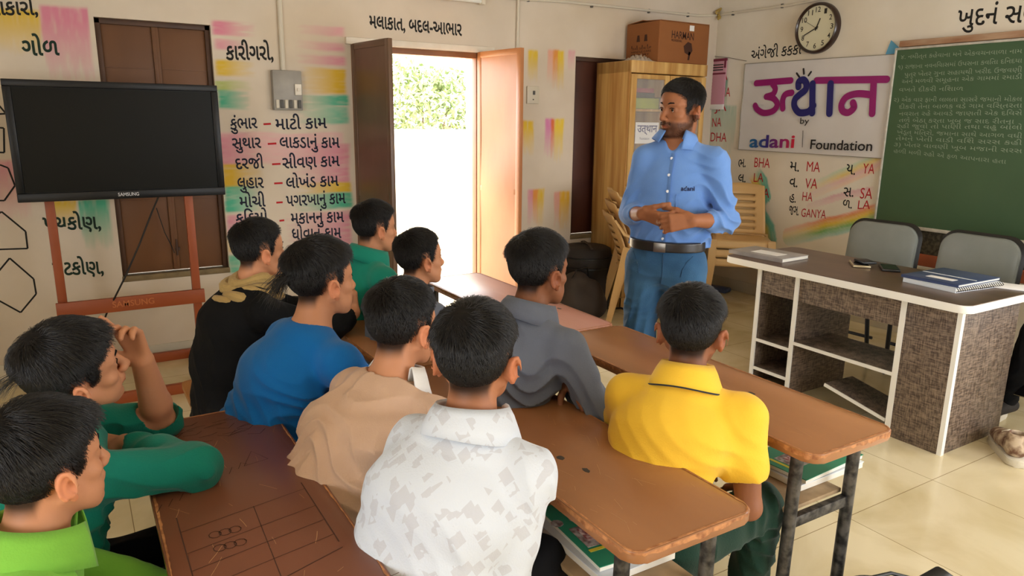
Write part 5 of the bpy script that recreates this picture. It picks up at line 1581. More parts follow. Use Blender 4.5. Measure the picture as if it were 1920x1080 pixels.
    hc = bpy.data.hair_curves.new('hair_strands')
    hc.add_curves([K] * len(out))
    hc.attributes['position'].data.foreach_set('vector', Wp.astype(np.float32).ravel()) if 'position' in hc.attributes else None
    ra = hc.attributes.get('radius') or hc.attributes.new('radius', 'FLOAT', 'POINT')
    rad = np.tile(np.linspace(1, .35, K), len(out)) * st.get('rad', .00052)
    ra.data.foreach_set('value', rad.astype(np.float32))
    hc.materials.append(M('hair_soft'))
    ho = bpy.data.objects.new('hair_strands', hc)
    COL.objects.link(ho); ho.parent = o
    return o
def nz_rows(a): return a / (np.linalg.norm(a, axis=1)[:, None] + 1e-9)

def fold_noise(P, F_, S_, amp, seed, base):
    """cloth folds: slanting ridges, stronger low on the body"""
    q = np.stack([(P - base) @ F_, (P - base) @ S_, P[:, 2] - base[2]], 1)
    wv = sines(q, [22, 31, 40], seed)
    rid = lambda x: 1 - np.abs(np.sin(x)) * 1.9            # sharp crests, wide valleys
    a = rid(q[:, 2] * 46 + q[:, 1] * 24 * np.sign(q[:, 1]) + 3.4 * wv + seed)
    b = rid(q[:, 2] * 20 - q[:, 1] * 50 + 3.2 * sines(q, [18, 27], seed + 5) + seed * 2)
    ma = sstep(-.25, .45, sines(q, [6, 8, 11], seed + 9)); mb_ = sstep(-.2, .5, sines(q, [7, 10, 9], seed + 19))
    amp = amp * (.35 + .65 * sstep(.42, .22, q[:, 2]))
    return -amp * (.15 + ma) * a - amp * (.1 + mb_) * .9 * b - amp * .25 * sines(q, [60, 75, 90], seed + 2)

def make_collar(root, N, axis, F_, rn, mat, drop=.032, tall=.016, opening=30, name='collar', wide=1.0, stand=True, trim=None, front_only=False):
    ax = nz(axis); Fh = nz(F_ - ax * np.dot(F_, ax)); Sh = np.cross(ax, Fh)
    prof = [(rn, -.016, 0), (rn * .97, tall, 0), (rn + .005, tall + .005, 0), (rn + .012, tall * .55, .35), (rn + .019, -drop * .3, .7), (rn + .026, -drop, 1)] if stand else [(rn - .003, -.012, 0), (rn - .003, .004, 0), (rn, .006, 0), (rn + .003, .002, 0), (rn + .005, -.012, 0)]
    n = 56
    V, F = [], []
    for i in range(n + 1):
        th = math.radians(opening + (360 - 2 * opening) * i / n) if not front_only else math.radians(-95 + 190 * i / n)
        front = max(0, math.cos(th))
        for r_, z_, k in prof:
            sidek = math.sin(th) ** 2
            rr_ = r_ + .002 * front * k + .010 * sidek * k
            z2 = z_ - .030 * k * front ** 3 - .006 * front * k - .010 * sidek * k
            ell = 1.10 if True else 1
            V.append(N + Fh * (rr_ * math.cos(th) * ell + .004) + Sh * (rr_ * math.sin(th) * wide) + ax * z2)
    m = len(prof)
    for i in range(n):
        for j in range(m - 1): F.append((i * m + j, (i + 1) * m + j, (i + 1) * m + j + 1, i * m + j + 1))
    o = from_arrays(name, V, F, mat, root)
    md = o.modifiers.new('thick', 'SOLIDIFY'); md.thickness = .0025; md.offset = 0
    if trim:
        b = MB()
        b.tube([tuple(V[i * m + m - 1]) for i in range(n + 1)], .0022, 6)
        b.build('collar_trim', trim, root)
    return o

def person(label, az, hc, head=(0, 0, 0), hs=.96, pelvis=None, neck=None, shoulders=None, sw=.150, elbows=None, wrists=None, knees=None, ankles=None,
           skin='mid', hair=None, shirt='cloth_grey', sleeve='long', collar='shirt', trousers='trouser_black', hands=None, h=.0042, seed=1, build=1.0, man=False,
           cuff=.0, group=None, hem=.43, tuck=False, fold=.004, zmin=0.0, collar_mat=None, eyes=True, low=None, fat=1.0):
    """pelvis, joints: world points. returns the body object (top level) and its frames"""
    hc = np.array(hc, float)
    R = frame(head[0], head[1], head[2])
    B = frame(az); F_, S_, U = B[:, 0], B[:, 1], np.array([0, 0, 1.])
    P = np.array(pelvis, float)
    N = np.array(neck, float) if neck is not None else hc + R @ np.array([-.05, 0, -.132]) * hs + U * -.004
    NT = hc + R @ np.array([-.026, 0, -.06]) * hs
    if shoulders is None:
        top = N - U * .066 * build
        shoulders = (top + S_ * sw, top - S_ * sw)
    SH = [np.array(x, float) for x in shoulders]
    EL = [np.array(x, float) for x in elbows]
    WR = [np.array(x, float) for x in wrists]
    HP = [P + S_ * .085 * build - U * .01, P - S_ * .085 * build - U * .01]
    KN = [np.array(x, float) for x in knees]
    AN = [np.array(x, float) for x in ankles]
    sp = N - P
    Wt = P + sp * .36 - F_ * .028; Ct = P + sp * .68 - F_ * .022; Tp = P + sp * .88 - F_ * .008
    allp = np.array([P, N, NT, hc, *SH, *EL, *WR, *HP, *KN, *AN])
    lo, hi = allp.min(0) - .2, allp.max(0) + .2
    lo[2] = max(lo[2], zmin)
    b = build
    # --- body
    v = Vox(lo, hi, h)
    w = add_head(v, hc, R, hs, man)
    v.cap(NT, N - U * .01, .049 * hs * (1.12 if man else 1), .055 * b * (1.1 if man else 1), .022)
    v.cap(P, Wt, .090 * b, .082 * b, .03, S_).cap(Wt, Ct, .082 * b, .096 * b, .03, S_).cap(Ct, Tp, .096 * b, .068 * b, .03, S_)
    for i in range(2):
        v.cap(N - U * .03, SH[i], .036 * b, .036 * b, .035)
        v.cap(SH[i], EL[i], .043 * b, .034 * b, .02)
        fm = EL[i] + (WR[i] - EL[i]) * .3
        v.cap(EL[i], fm, .034 * b, .035 * b, .012).cap(fm, WR[i], .035 * b, .0245 * b, .012)
        v.cap(HP[i], KN[i], .074 * b, .052 * b, .03)
        v.cap(KN[i], AN[i], .050 * b, .034 * b, .02)
        fd = nz([AN[i][0] - HP[i][0], AN[i][1] - HP[i][1], 0]) if low is None else np.array(low, float)
        if zmin <= 0: v.cap(AN[i] - fd * .03 - U * .02, AN[i] + fd * .13 - U * .035, .032, .024, .02)
        hd = (hands or [None, None])[i]
        if hd is None:
            d_ = nz(WR[i] - EL[i]); hand(v, WR[i], d_, -U + d_ * .01 + F_ * .02, -1 if i == 0 else 1, hs * .98, curl=(.3, .35, .4, .45))
        else: hand(v, WR[i], hd[0], hd[1], -1 if i == 0 else 1, hs * (1.06 if man else .98), **(hd[2] if len(hd) > 2 else {}))
    V, F = keep_largest(*v.mesh())
    root_loc = Vector((P[0], P[1], 0.0))
    body = from_arrays('person', V, F, 'skin_' + skin, None, root_loc)
    tag(body, label, 'person', group)
    # colours of the skin itself: lips, brows' ground, beard shadow, scalp
    q = ((V - hc) @ R) / hs
    col = np.tile(np.array(srgb(*SKIN[skin])), (len(V), 1))
    def mix(m, c, op): 
        m = np.clip(m * op, 0, 1)[:, None]; col[:] = col * (1 - m) + np.array(srgb(*c)) * m
    inh = (np.abs(q[:, 1]) < .1) & (q[:, 2] > -.13) & (q[:, 2] < .14) & (np.abs(q[:, 0]) < .13)
    lip = inh * (np.abs(q[:, 1]) < .03) * (q[:, 0] > .078) * np.exp(-((q[:, 2] + .0705) / .0075) ** 4) * np.exp(-(q[:, 1] / .021) ** 4)
    base = np.array(SKIN[skin])
    mix(lip, tuple(base * np.array([.86, .66, .66])), .8)
    mix(inh * np.exp(-(((q[:, 0] - .07) / .02) ** 2 + ((np.abs(q[:, 1]) - .031) / .02) ** 2 + ((q[:, 2]) / .012) ** 2)), tuple(base * .62), .5)
    mix(inh * np.exp(-((np.abs(q[:, 1]) - .085) / .012) ** 2) * (q[:, 2] < .02) * (q[:, 0] < .02), tuple(np.minimum(base * np.array([1.12, .95, .9]), 255)), .5)
    zl = np.interp(q[:, 0], HLX, HLZ)
    scal = inh * sstep(-.004, .034, q[:, 2] - zl) * sstep(.0785, .0765, np.abs(q[:, 1]))
    scal = np.where(q[:, 0] > .034, inh * sstep(-.002, .006, q[:, 2] - zl), scal)
    mix(scal, (22, 14, 11), .95)
    if man:
        beard = inh * sstep(-.045, -.062, q[:, 2]) * sstep(-.02, .0, q[:, 0]) * sstep(-.125, -.112, q[:, 2]) * (1 - lip)
        beard = np.maximum(beard, inh * np.exp(-((q[:, 2] + .056) / .006) ** 2) * (np.abs(q[:, 1]) < .028) * (q[:, 0] > .075))
        beard = np.maximum(beard, inh * sstep(.03, .005, q[:, 0]) * sstep(-.03, -.01, q[:, 0]) * (q[:, 2] < -.02) * (q[:, 2] > -.09))
        mix(beard, (40, 24, 18), .72)
    a = body.data.color_attributes.new('tint', 'FLOAT_COLOR', 'POINT')
    a.data.foreach_set('color', np.concatenate([col, np.ones((len(col), 1))], 1).astype(np.float32).ravel())
    if man:      # short beard and moustache
        rg = np.random.default_rng(seed); bi = np.nonzero(beard > .35)[0]; bi = rg.choice(bi, min(1900, len(bi)), replace=False)
        nrm = np.zeros(len(V) * 3, np.float32); body.data.vertices.foreach_get('normal', nrm); nrm = nrm.reshape(-1, 3)[bi]
        p0 = V[bi]; dn = nz_rows(nrm * .8 - R[:, 2] * .6 + rg.normal(size=nrm.shape) * .25)
        mo = (np.abs(q[bi, 1]) < .03) & (q[bi, 2] > -.064)
        Lb = np.where(mo, .0042, .0016)[:, None] * rg.uniform(.6, 1.2, (len(bi), 1))
        pts = np.stack([p0 - dn * .001, p0 + dn * Lb * .5, p0 + dn * Lb - R[:, 2] * Lb * .3], 1) - np.array(root_loc)
        hc_ = bpy.data.hair_curves.new('beard'); hc_.add_curves([3] * len(bi))
        hc_.attributes['position'].data.foreach_set('vector', pts.astype(np.float32).ravel())
        (hc_.attributes.get('radius') or hc_.attributes.new('radius', 'FLOAT', 'POINT')).data.foreach_set('value', np.tile(np.array([.0004, .0004, .0002], np.float32), len(bi)))
        hc_.materials.append(M('hair_black')); bo = bpy.data.objects.new('beard', hc_); COL.objects.link(bo); bo.parent = body
    # --- eyes, brows
    if eyes:
        for y in (-1, 1):
            e = w(.0705, .031 * y, -.0015)
            bm_ = MB(); rot = Matrix([list(x) for x in R]) @ Matrix.Rotation(math.pi / 2, 3, 'Y')
            prof = [(.0118 * hs * math.sin(k * math.pi / 14), -.0118 * hs * math.cos(k * math.pi / 14)) for k in range(15)]
            bm_.lathe([(max(r_, 0), z_) for r_, z_ in prof], Vector(e), 18, 0, rot=rot)
            for f_ in bm_.bm.faces:
                d_ = (f_.calc_center_median() - Vector(e)).normalized()
                f_.material_index = 1 if d_.dot(Vector(R[:, 0])) > .80 else 0
            bm_.build('eye', ['eye_white', 'eye_dark'], body)
            bb = MB(); pts = [w(.0885, .012 * y, .020), w(.0875, .024 * y, .0255), w(.080, .037 * y, .0255), w(.069, .048 * y, .019)]
            bb.tube([tuple(p_) for p_ in pts], [.0022 * hs, .0036 * hs, .003 * hs, .0014 * hs], 7)
            bb.build('eyebrow', 'hair_black', body)
            ll = MB(); pts = [w(.0825, .019 * y, .0035), w(.0845, .030 * y, .0065), w(.079, .042 * y, .0035)]
            ll.tube([tuple(p_) for p_ in pts], .0013 * hs, 6); ll.build('eyelash', 'hair_black', body)
    if hair is not None: hair_build(body, hc, R, hs, hair, seed)
    # --- shirt
    e = .013 * b
    slo, shi = allp[:8].min(0) - .16, np.array([*SH, *EL, *WR, N, P]).max(0) + .13
    slo = np.minimum(np.array([P - .24, *SH, *EL, *WR]).min(0) - .02, P - .22); slo[2] = hem - .01
    shi[2] = N[2] + .06
    slo[:2] -= .07
    v = Vox(slo, shi, h)
    fb = b * fat
    v.cap(P - U * .08, Wt, .098 * fb + e, .090 * fb + e, .03, S_).cap(Wt, Ct, .090 * fb + e, .098 * b + e, .03, S_).cap(Ct, Tp, .098 * b + e, .068 * b + e, .03, S_)
    for i in range(2):
        v.cap(N - U * .035, SH[i], .036 * b + e * .5, .038 * b + e * .8, .04)
        if sleeve == 'long':
            end = WR[i] - (WR[i] - EL[i]) * (cuff[i] if isinstance(cuff, tuple) else cuff)
            v.cap(SH[i], EL[i], .043 * b + e * .7, .037 * b + e * .7, .03)
            fm = EL[i] + (end - EL[i]) * .5
            v.cap(EL[i], fm, .037 * b + e * .7, .035 * b + e * .6, .02).cap(fm, end, .035 * b + e * .6, .027 * b + e * .5, .01)
        else:
            end = SH[i] + (EL[i] - SH[i]) * .58
            v.cap(SH[i], end, .043 * b + e * .8, .046 * b + e, .05)
    v.disp(lambda Pp: fold_noise(Pp, F_, S_, fold, seed, P))
    ax = nz(NT - N)
    # sleeve ends and neckline
    for i in range(2):
        if sleeve == 'long':
            dd = nz(WR[i] - EL[i]); end = WR[i] - (WR[i] - EL[i]) * (cuff[i] if isinstance(cuff, tuple) else cuff)
        else:
            dd = nz(EL[i] - SH[i]); end = SH[i] + (EL[i] - SH[i]) * .58
        v.cap(end + dd * .085, end + dd * .17, .075, .075, .006, mode='sub') if sleeve != 'long' else v.cap(end + dd * .005, end + dd * .05, .046, .046, 0, mode='sub')
    nr = (.058 * b + .004) if collar else .053 * b
    v.cap(N + ax * .030, NT + ax * .1, nr, nr + .002, .004, mode='sub')
    if man:
        v.cap(N + F_ * .05 + U * .02, N + F_ * .115 - U * .055, .034, .012, .006, mode='sub')
    v.cut((0, 0, hem + .012), (0, 0, -1))
    Vs, Fs = keep_largest(*v.mesh())
    so = from_arrays('shirt', Vs, Fs, shirt, body)
    cm = collar_mat or shirt
    rn = .058 * b + .006
    if collar == 'shirt': make_collar(so, N + ax * .022, ax, F_, rn, cm)
    elif collar == 'polo': make_collar(so, N + ax * .022, ax, F_, rn, cm, drop=.026, tall=.024 if shirt == 'cloth_yellow' else .014, trim='trim_navy' if shirt == 'cloth_yellow' else None)
    elif collar == 'inner': make_collar(so, N + ax * .020, ax, F_, rn - .001, cm, opening=0, front_only=True, drop=.02)
    elif collar == 'round': make_collar(so, N + ax * .026, ax, F_, rn, cm, opening=0, stand=False)
    # --- trousers
    tl = np.array([P - .2, *[k - .12 for k in KN], *[k - .1 for k in AN]]).min(0); th = np.array([P + .22, *[k + .12 for k in KN], *[k + .1 for k in AN]]).max(0)
    tl[2] = max(.03, zmin)
    v = Vox(tl, th, .006)
    v.cap(P - U * .02, P + U * .06, .098 * b, .096 * b, .03, S_)
    for i in range(2):
        v.cap(HP[i], KN[i], .088 * b, .066 * b, .03).cap(KN[i], AN[i], .066 * b, .052 * b, .02)
    v.disp(lambda Pp: fold_noise(Pp, F_, S_, .004, seed + 3, P))
    if tuck: v.cut(P + U * .075, (0, 0, 1))
    Vt, Ft = keep_largest(*v.mesh())
    tr = from_arrays('trousers', Vt, Ft, trousers, body)
    if zmin <= 0:
        for i in range(2):
            fd = nz([AN[i][0] - HP[i][0], AN[i][1] - HP[i][1], 0]) if low is None else np.array(low, float)
            sv = Vox(AN[i] - np.array([.2, .2, .09]), AN[i] + np.array([.2, .2, .06]), .006)
            sv.cap(AN[i] - fd * .04 - U * .035, AN[i] + fd * .14 - U * .04, .040, .034, .02, np.cross(fd, U), 1.15).cut((0, 0, .0), (0, 0, -1))
            Vq, Fq = keep_largest(*sv.mesh())
            from_arrays('shoe', Vq, Fq, 'bag_black', body)
    return body, so, tr, dict(N=N, NT=NT, R=R, hc=hc, P=P, F=F_, S=S_, SH=SH, ax=ax, w=w)
# ------------------------------------------------------------------ the pupils
def V3(*a): return np.array(a, float)
def seated(label, px, py, hx, hy, hz, az=90, hyaw=70, hp=0, hr=0, el=None, wr=None, **kw):
    """pelvis on the bench at (px, py), head centre at (hx, hy, hz)"""
    B = frame(az); F_, S_ = B[:, 0], B[:, 1]
    P = V3(px, py, .515)
    kn = [P + F_ * .38 + S_ * .10 + V3(0, 0, -.02), P + F_ * .38 - S_ * .10 + V3(0, 0, -.02)]
    an = [k + F_ * .02 + V3(0, 0, -.40) for k in kn]
    kn = kw.pop('knees', kn); an = kw.pop('ankles', an)
    return person(label, az, (hx, hy, hz), (hyaw, hp, hr), pelvis=P, elbows=el, wrists=wr, knees=kn, ankles=an, **kw)

# white shirt, back to us
LAP = dict(curl=(.5, .55, .6, .65))
seated('person in white printed shirt seen from behind, nearest in the middle row', .45, 1.14, .634, 1.17, 1.052, az=62, hyaw=45, hp=3,
       el=[V3(.60, 1.335, .68), V3(.625, 1.035, .66)], wr=[V3(.76, 1.29, .60), V3(.74, 1.19, .60)], shirt='cloth_white', collar='shirt', skin='mid', sw=.130, h=.0038, hs=.92,
       hair=dict(top=.026, side=.006, fade=.3, n=8000, len=.055, rad=.0005), seed=11, fold=0.007)
# beige shirt
seated('person in beige shirt leaning forward, between blue and white shirts', .39, 1.50, .645, 1.56, 1.018, az=72, hyaw=62, hp=-2,
       el=[V3(.66, 1.74, .72), V3(.70, 1.36, .73)], wr=[V3(.84, 1.64, .62), V3(.86, 1.50, .62)], shirt='cloth_beige', collar='inner', collar_mat='lining_white', skin='fair', sw=.150, h=.004, hs=.92,
       hair=dict(top=.024, side=.006, fade=.2, n=6500, len=.045), seed=23, fold=0.007)
# blue shirt
seated('person in bright blue shirt leaning on the desk, long hair behind', .35, 1.95, .558, 1.915, 1.070, az=78, hyaw=74, hp=2,
       el=[V3(.66, 2.12, .72), V3(.68, 1.80, .72)], wr=[V3(.80, 2.04, .63), V3(.80, 1.94, .63)], shirt='cloth_blue', collar=None, skin='fair', sw=.152, h=.0042, hs=.92,
       hair=dict(top=.032, side=.005, fade=.15, fringe=.006, n=6500, len=.065, up=.035, tufts=[((-.10, .01, .03), (-.15, .03, -.03), 260, .012)]), seed=31, fold=0.0065)
# black shirt with scarf
b_, s_, t_, K_ = seated('person in black shirt with a khaki scarf round the neck', .38, 2.60, .535, 2.575, 1.050, az=84, hyaw=76, hp=0,
       el=[V3(.70, 2.76, .77), V3(.74, 2.44, .77)], wr=[V3(.82, 2.56, .80), V3(.84, 2.50, .80)], shirt='cloth_black', collar=None, skin='fair', sw=.152, h=.0045, hs=.89,
       hands=[(V3(-.1, -.3, 1), V3(.2, -1, 0), dict(curl=(1.0, 1.0, 1.0, 1.0))), (V3(-.1, .3, 1), V3(0, 1, .1), dict(curl=(1.1, 1.1, 1.1, 1.1)))],
       hair=dict(top=.024, side=.005, fade=.2, n=5200, len=.04, up=.03), seed=47, fold=.004)
sc = MB()
rs_ = random.Random(5)
for k in range(5):
    pts = []
    for i in range(25):
        a = 2 * math.pi * i / 24
        r0 = .066 + .014 * math.sin(k * 2.1 + i * .5) + .010 * k * .5
        p = K_['N'] + K_['F'] * (r0 * math.cos(a) * 1.1 + .01) + K_['S'] * (r0 * math.sin(a)) + K_['ax'] * (.030 - .018 * k + .010 * math.sin(i * .8 + k))
        pts.append(tuple(p))
    sc.tube(pts, [.017 + .004 * math.sin(i * 1.1 + k) for i in range(25)], 9)
for k in range(26):
    a = math.pi * (.55 + .9 * k / 25)
    p = K_['N'] + K_['F'] * (.088 * math.cos(a)) + K_['S'] * (.088 * math.sin(a)) - K_['ax'] * .03
    q = p + K_['F'] * (.03 * math.cos(a)) + K_['S'] * (.03 * math.sin(a)) - np.array([0, 0, .028 + .014 * rs_.random()])
    sc.tube([tuple(p), tuple((p + q) / 2 + np.array([rs_.uniform(-.008, .008), 0, .004])), tuple(q)], .0022, 5)
sc.build('scarf', 'scarf_khaki', b_)
# front row
seated('person in yellow polo shirt seen from behind in the front row', 1.10, 1.18, 1.278, 1.235, .998, az=58, hyaw=54, hp=2,
       el=[V3(1.22, 1.42, .66), V3(1.310, 1.040, .60)], wr=[V3(1.46, 1.38, .575), V3(1.42, 1.14, .575)], shirt='cloth_yellow', sleeve='short', collar='polo', skin='dark', sw=.145, build=.9, fat=.92, h=.004, hs=.91,
       trousers='trouser_green', knees=[V3(1.44, 1.36, .50), V3(1.475, 1.13, .510)], ankles=[V3(1.46, 1.36, .09), V3(1.45, 1.15, .09)],
       hair=dict(top=.030, side=.006, fade=.1, n=7000, len=.05, up=.012), seed=53, fold=.0013)
seated('person in slate grey shirt with folded arms in the front row', 1.0, 1.70, 1.140, 1.715, 1.075, az=76, hyaw=78, hp=0,
       el=[V3(1.19, 1.84, .76), V3(1.175, 1.445, .71)], wr=[V3(1.165, 1.59, .765), V3(1.22, 1.68, .74)], shirt='cloth_grey', collar='shirt', skin='dark', sw=.152, h=.0042, hs=.93,
       hair=dict(top=.030, side=.006, fade=.25, fringe=.004, n=6500, len=.05, up=.012), seed=61, fold=0.0055)
seated('person farther along front row, only dark haired head showing before doorway', .95, 2.42, 1.058, 2.38, 1.008, az=85, hyaw=84, hp=4,
       el=[V3(1.14, 2.60, .70), V3(1.15, 2.24, .70)], wr=[V3(1.34, 2.50, .60), V3(1.34, 2.36, .60)], shirt='cloth_grey', collar='round', skin='fair', sw=.145, h=.0045, hs=.87,
       hair=dict(top=.024, side=.006, fade=.25, n=5200, len=.04), seed=67, fold=.004)
seated('person in teal shirt at far end of front row before the doorway', .92, 2.80, 1.032, 2.76, 1.072, az=86, hyaw=82, hp=0,
       el=[V3(1.12, 3.0, .72), V3(1.14, 2.62, .72)], wr=[V3(1.34, 2.88, .61), V3(1.34, 2.74, .61)], shirt='cloth_teal', collar='shirt', skin='fair', sw=.150, h=.0045, hs=.87,
       hair=dict(top=.028, side=.005, fade=.2, fringe=.006, n=5200, len=.045, up=.03), seed=71, fold=.004)
# left row
seated('person in lime green polo shirt in profile, nearest at bottom left', -.22, 1.27, -.085, 1.305, .948, az=86, hyaw=60, hp=4,
       el=[V3(-.10, 1.50, .66), V3(-.12, 1.06, .66)], wr=[V3(.10, 1.40, .58), V3(.10, 1.18, .58)], shirt='cloth_lime', collar='polo', skin='fair', sw=.145, h=.0034, hs=.88, build=.94,
       hair=dict(top=.030, side=.008, fade=.25, fringe=.008, n=10000, len=.06, rad=.0005, crop=.35, up=.006, quiff=.018), seed=83, fold=.004)
seated('person in dark green shirt leaning head on a raised hand', -.12, 1.57, -.037, 1.685, .985, az=84, hyaw=78, hp=12, hr=-18,
       el=[V3(.125, 1.87, .765), V3(.165, 1.55, .772)], wr=[V3(.095, 1.775, .955), V3(.04, 1.74, .775)], shirt='cloth_green', collar=None, skin='fair', sw=.148, h=.0034, hs=.90, cuff=(.86, 0.0),
       hands=[(V3(-.30, -.12, 1), V3(-.6, -1, -.2), dict(curl=(.15, .55, .7, .75), thumb=(.5, .8, .1), spread=.14)), (V3(-.7, .7, .0), V3(0, 0, -1), dict(curl=(.2, .2, .25, .3)))],
       hair=dict(top=.028, side=.007, fade=.3, fringe=.006, n=10000, len=.055, rad=.0005, crop=.5, up=.008, tufts=[((-.085, -.03, .06), (-.16, -.03, .03), 60, .008)]), seed=97, fold=.004)

# ------------------------------------------------------------------ the standing man
b_, s_, t_, K_ = person('person standing in blue shirt and jeans with clasped hands', 238, (2.150, 2.222, 1.555), (268, -2, 2), hs=.96, pelvis=V3(2.10, 2.20, .93), neck=V3(2.152, 2.232, 1.425), sw=.175,
       shoulders=(V3(2.222, 2.085, 1.352), V3(2.072, 2.325, 1.352)),
       elbows=[V3(2.250, 2.02, 1.115), V3(2.035, 2.37, 1.115)], wrists=[V3(2.025, 1.99, 1.135), V3(1.935, 2.18, 1.145)], knees=[V3(2.14, 2.10, .49), V3(2.03, 2.27, .49)], ankles=[V3(2.15, 2.09, .085), V3(2.03, 2.28, .085)],
       skin='man', man=True, shirt='cloth_shirt', collar='shirt', trousers='jeans', h=.004, hem=.985, tuck=True, cuff=.28, build=1.0, fold=.0055, seed=103, low=(math.sin(math.radians(240)), math.cos(math.radians(240)), 0), fat=1.16,
       hands=[(V3(-.85, .52, -.12), V3(.7, .55, -.2), dict(curl=(.55, .6, .65, .7), thumb=(.7, .5, .2))), (V3(.25, -.95, -.18), V3(.7, .3, .5), dict(curl=(.35, .4, .45, .5), thumb=(.8, .35, .2)))],
       hair=dict(top=.020, side=.006, fade=.6, fringe=.0, n=8000, len=.035, sweep=-.9, fwd=-.1, up=.004, crop=.2, quiff=.004, t0=.02))
JT = t_
bl = Vox(K_['P'] - np.array([.3, .3, .0]), K_['P'] + np.array([.3, .3, .14]), .004)
bl.cap(K_['P'] - V3(0, 0, .02), K_['P'] + V3(0, 0, .12), .098 + .012 + .004, .096 + .012 + .004, .0, K_['S']).cut(K_['P'] + V3(0, 0, .098), (0, 0, 1)).cut(K_['P'] + V3(0, 0, .058), (0, 0, -1))
from_arrays('belt', *bl.mesh(), 'belt_leather', b_)
from mathutils.bvhtree import BVHTree
_me = s_.data; _off = origin_of(s_)
bvh = BVHTree.FromPolygons([v.co + _off for v in _me.vertices], [tuple(p.vertices) for p in _me.polygons])
Fm, Sm = K_['F'], K_['S']
def on_shirt(z, side, lift=.002):
    c = K_['P'] * (1 - (z - .93) / .5) + K_['N'] * ((z - .93) / .5)
    o = Vector(c + Fm * .6 + Sm * side); o.z = z
    h_ = bvh.ray_cast(o, Vector(-Fm))
    return (h_[0] + Vector(Fm) * lift) if h_[0] else None
pk = [p for p in (on_shirt(1.0 + .02 * k, .004, .0012) for k in range(20)) if p]
if len(pk) > 3: MB().tube(pk, .013, 8, flat=.14).build('placket', 'cloth_shirt', s_)
for z in (1.04, 1.10, 1.165, 1.23, 1.295, 1.36):
    p = on_shirt(z, .004, .004)
    if p: MB().lathe([(0, -.001), (.0058, -.001), (.006, .001), (.004, .002), (0, .0018)], p, 14, rot=Vector(Fm).to_track_quat('Z', 'Y').to_matrix()).build('button', 'button', s_)
def chest(u, v, d):
    p = on_shirt(v, u, .0015)
    return tuple(p) if p else tuple(K_['N'])
letter('pocket_lettering', [('adani', .055, 1.235, .105, 1.235, .016, .03)], 'thread_navy', s_, chest)
pp = [on_shirt(z, sd, .0006) for z, sd in ((1.22, .04), (1.22, .125), (1.12, .12), (1.105, .083), (1.12, .045), (1.22, .04))]
if all(pp): MB().tube(pp, .0016, 5).build('pocket_seam', 'cloth_shirt', s_)
bk = K_['P'] + K_['F'] * (.098 + .018) + V3(0, 0, .078)
MB().box(tuple(bk), (.006, .05, .038), Matrix([list(r_) for r_ in frame(238)]), .002).build('buckle', 'steel', b_)

_to = origin_of(JT)
bvt = BVHTree.FromPolygons([v.co + _to for v in JT.data.vertices], [tuple(p.vertices) for p in JT.data.polygons])
def on_jeans(z, side, lift=.001, sgn=1):
    o = Vector(K_['P'] + Fm * .6 * sgn + Sm * side); o.z = z
    h_ = bvt.ray_cast(o, Vector(-Fm * sgn))
    return tuple(h_[0] + Vector(Fm) * lift * sgn) if h_[0] else None
for L_ in ([(.98, .012), (.93, .013), (.88, .012), (.85, .004)], [(.975, .125), (.95, .105), (.92, .092), (.89, .088)], [(.975, -.125), (.95, -.105), (.92, -.092), (.89, -.088)]):
    pts = [q for q in (on_jeans(z, sd) for z, sd in L_) if q]
    if len(pts) > 2: MB().tube(pts, .0022, 5).build('seam', 'cloth_jeans_seam', JT)
for sd in (-.10, -.045, .05, .10):
    pts = [q for q in (on_shirt(.962, sd, .0) and tuple(Vector(K_['P'] + Sm * sd + Fm * math.sqrt(max(.0, .116 ** 2 - (sd / 1.42) ** 2))) + Vector((0, 0, dz)) + Vector(Fm) * .004) for dz in (.045, .08, .105)) if q]
    if len(pts) > 2: MB().tube(pts, .006, 6, flat=.5).build('belt_loop', 'jeans', JT)

# ------------------------------------------------------------------ the sitter at the right edge and the shoes
b_, s_, t_, K_ = person('person at right edge in black trousers and pale blue top holding a phone', 275, (4.50, 1.30, 1.20), (285, 0, 0), pelvis=V3(4.42, 1.33, .50), neck=V3(4.46, 1.31, 1.02), sw=.17,
       elbows=[V3(4.30, 1.12, .72), V3(4.26, 1.52, .72)], wrists=[V3(4.12, 1.30, .58), V3(4.08, 1.52, .40)], knees=[V3(3.98, 1.30, .52), V3(4.03, 1.575, .50)], ankles=[V3(3.80, 1.36, .12), V3(4.03, 1.66, .12)],
       skin='mid', shirt='cloth_paleblue', collar='round', trousers='trouser_black', h=.006, hem=.46, seed=113, low=(-1, .05, 0), hair=dict(top=.03, side=.01, n=1500), eyes=False,
       hands=[(V3(-.8, .3, -.1), V3(0, 0, -1), {}), (V3(-.6, .3, -.6), V3(-.2, .9, .2), dict(curl=(.6, .6, .6, .6)))])
ph = MB().box((4.015, 1.595, .24), (.012, .075, .15), Matrix.Rotation(.25, 3, 'Y'), .004).build('mobile_phone', 'phone_gold')
tag(ph, 'phone held beside the knee of the person at right edge', 'phone')
MB().box((4.008, 1.595, .24), (.004, .066, .138), Matrix.Rotation(.25, 3, 'Y')).build('screen', 'screen_off', ph)
vc = copy_tree([o for o in COL.objects if o.name.startswith('visitor_chair')][0])
vc.location = (4.46, 1.33, 0); vc.rotation_euler = (0, 0, .05)
vc['label'] = 'visitor chair under the person at the right edge of the room'
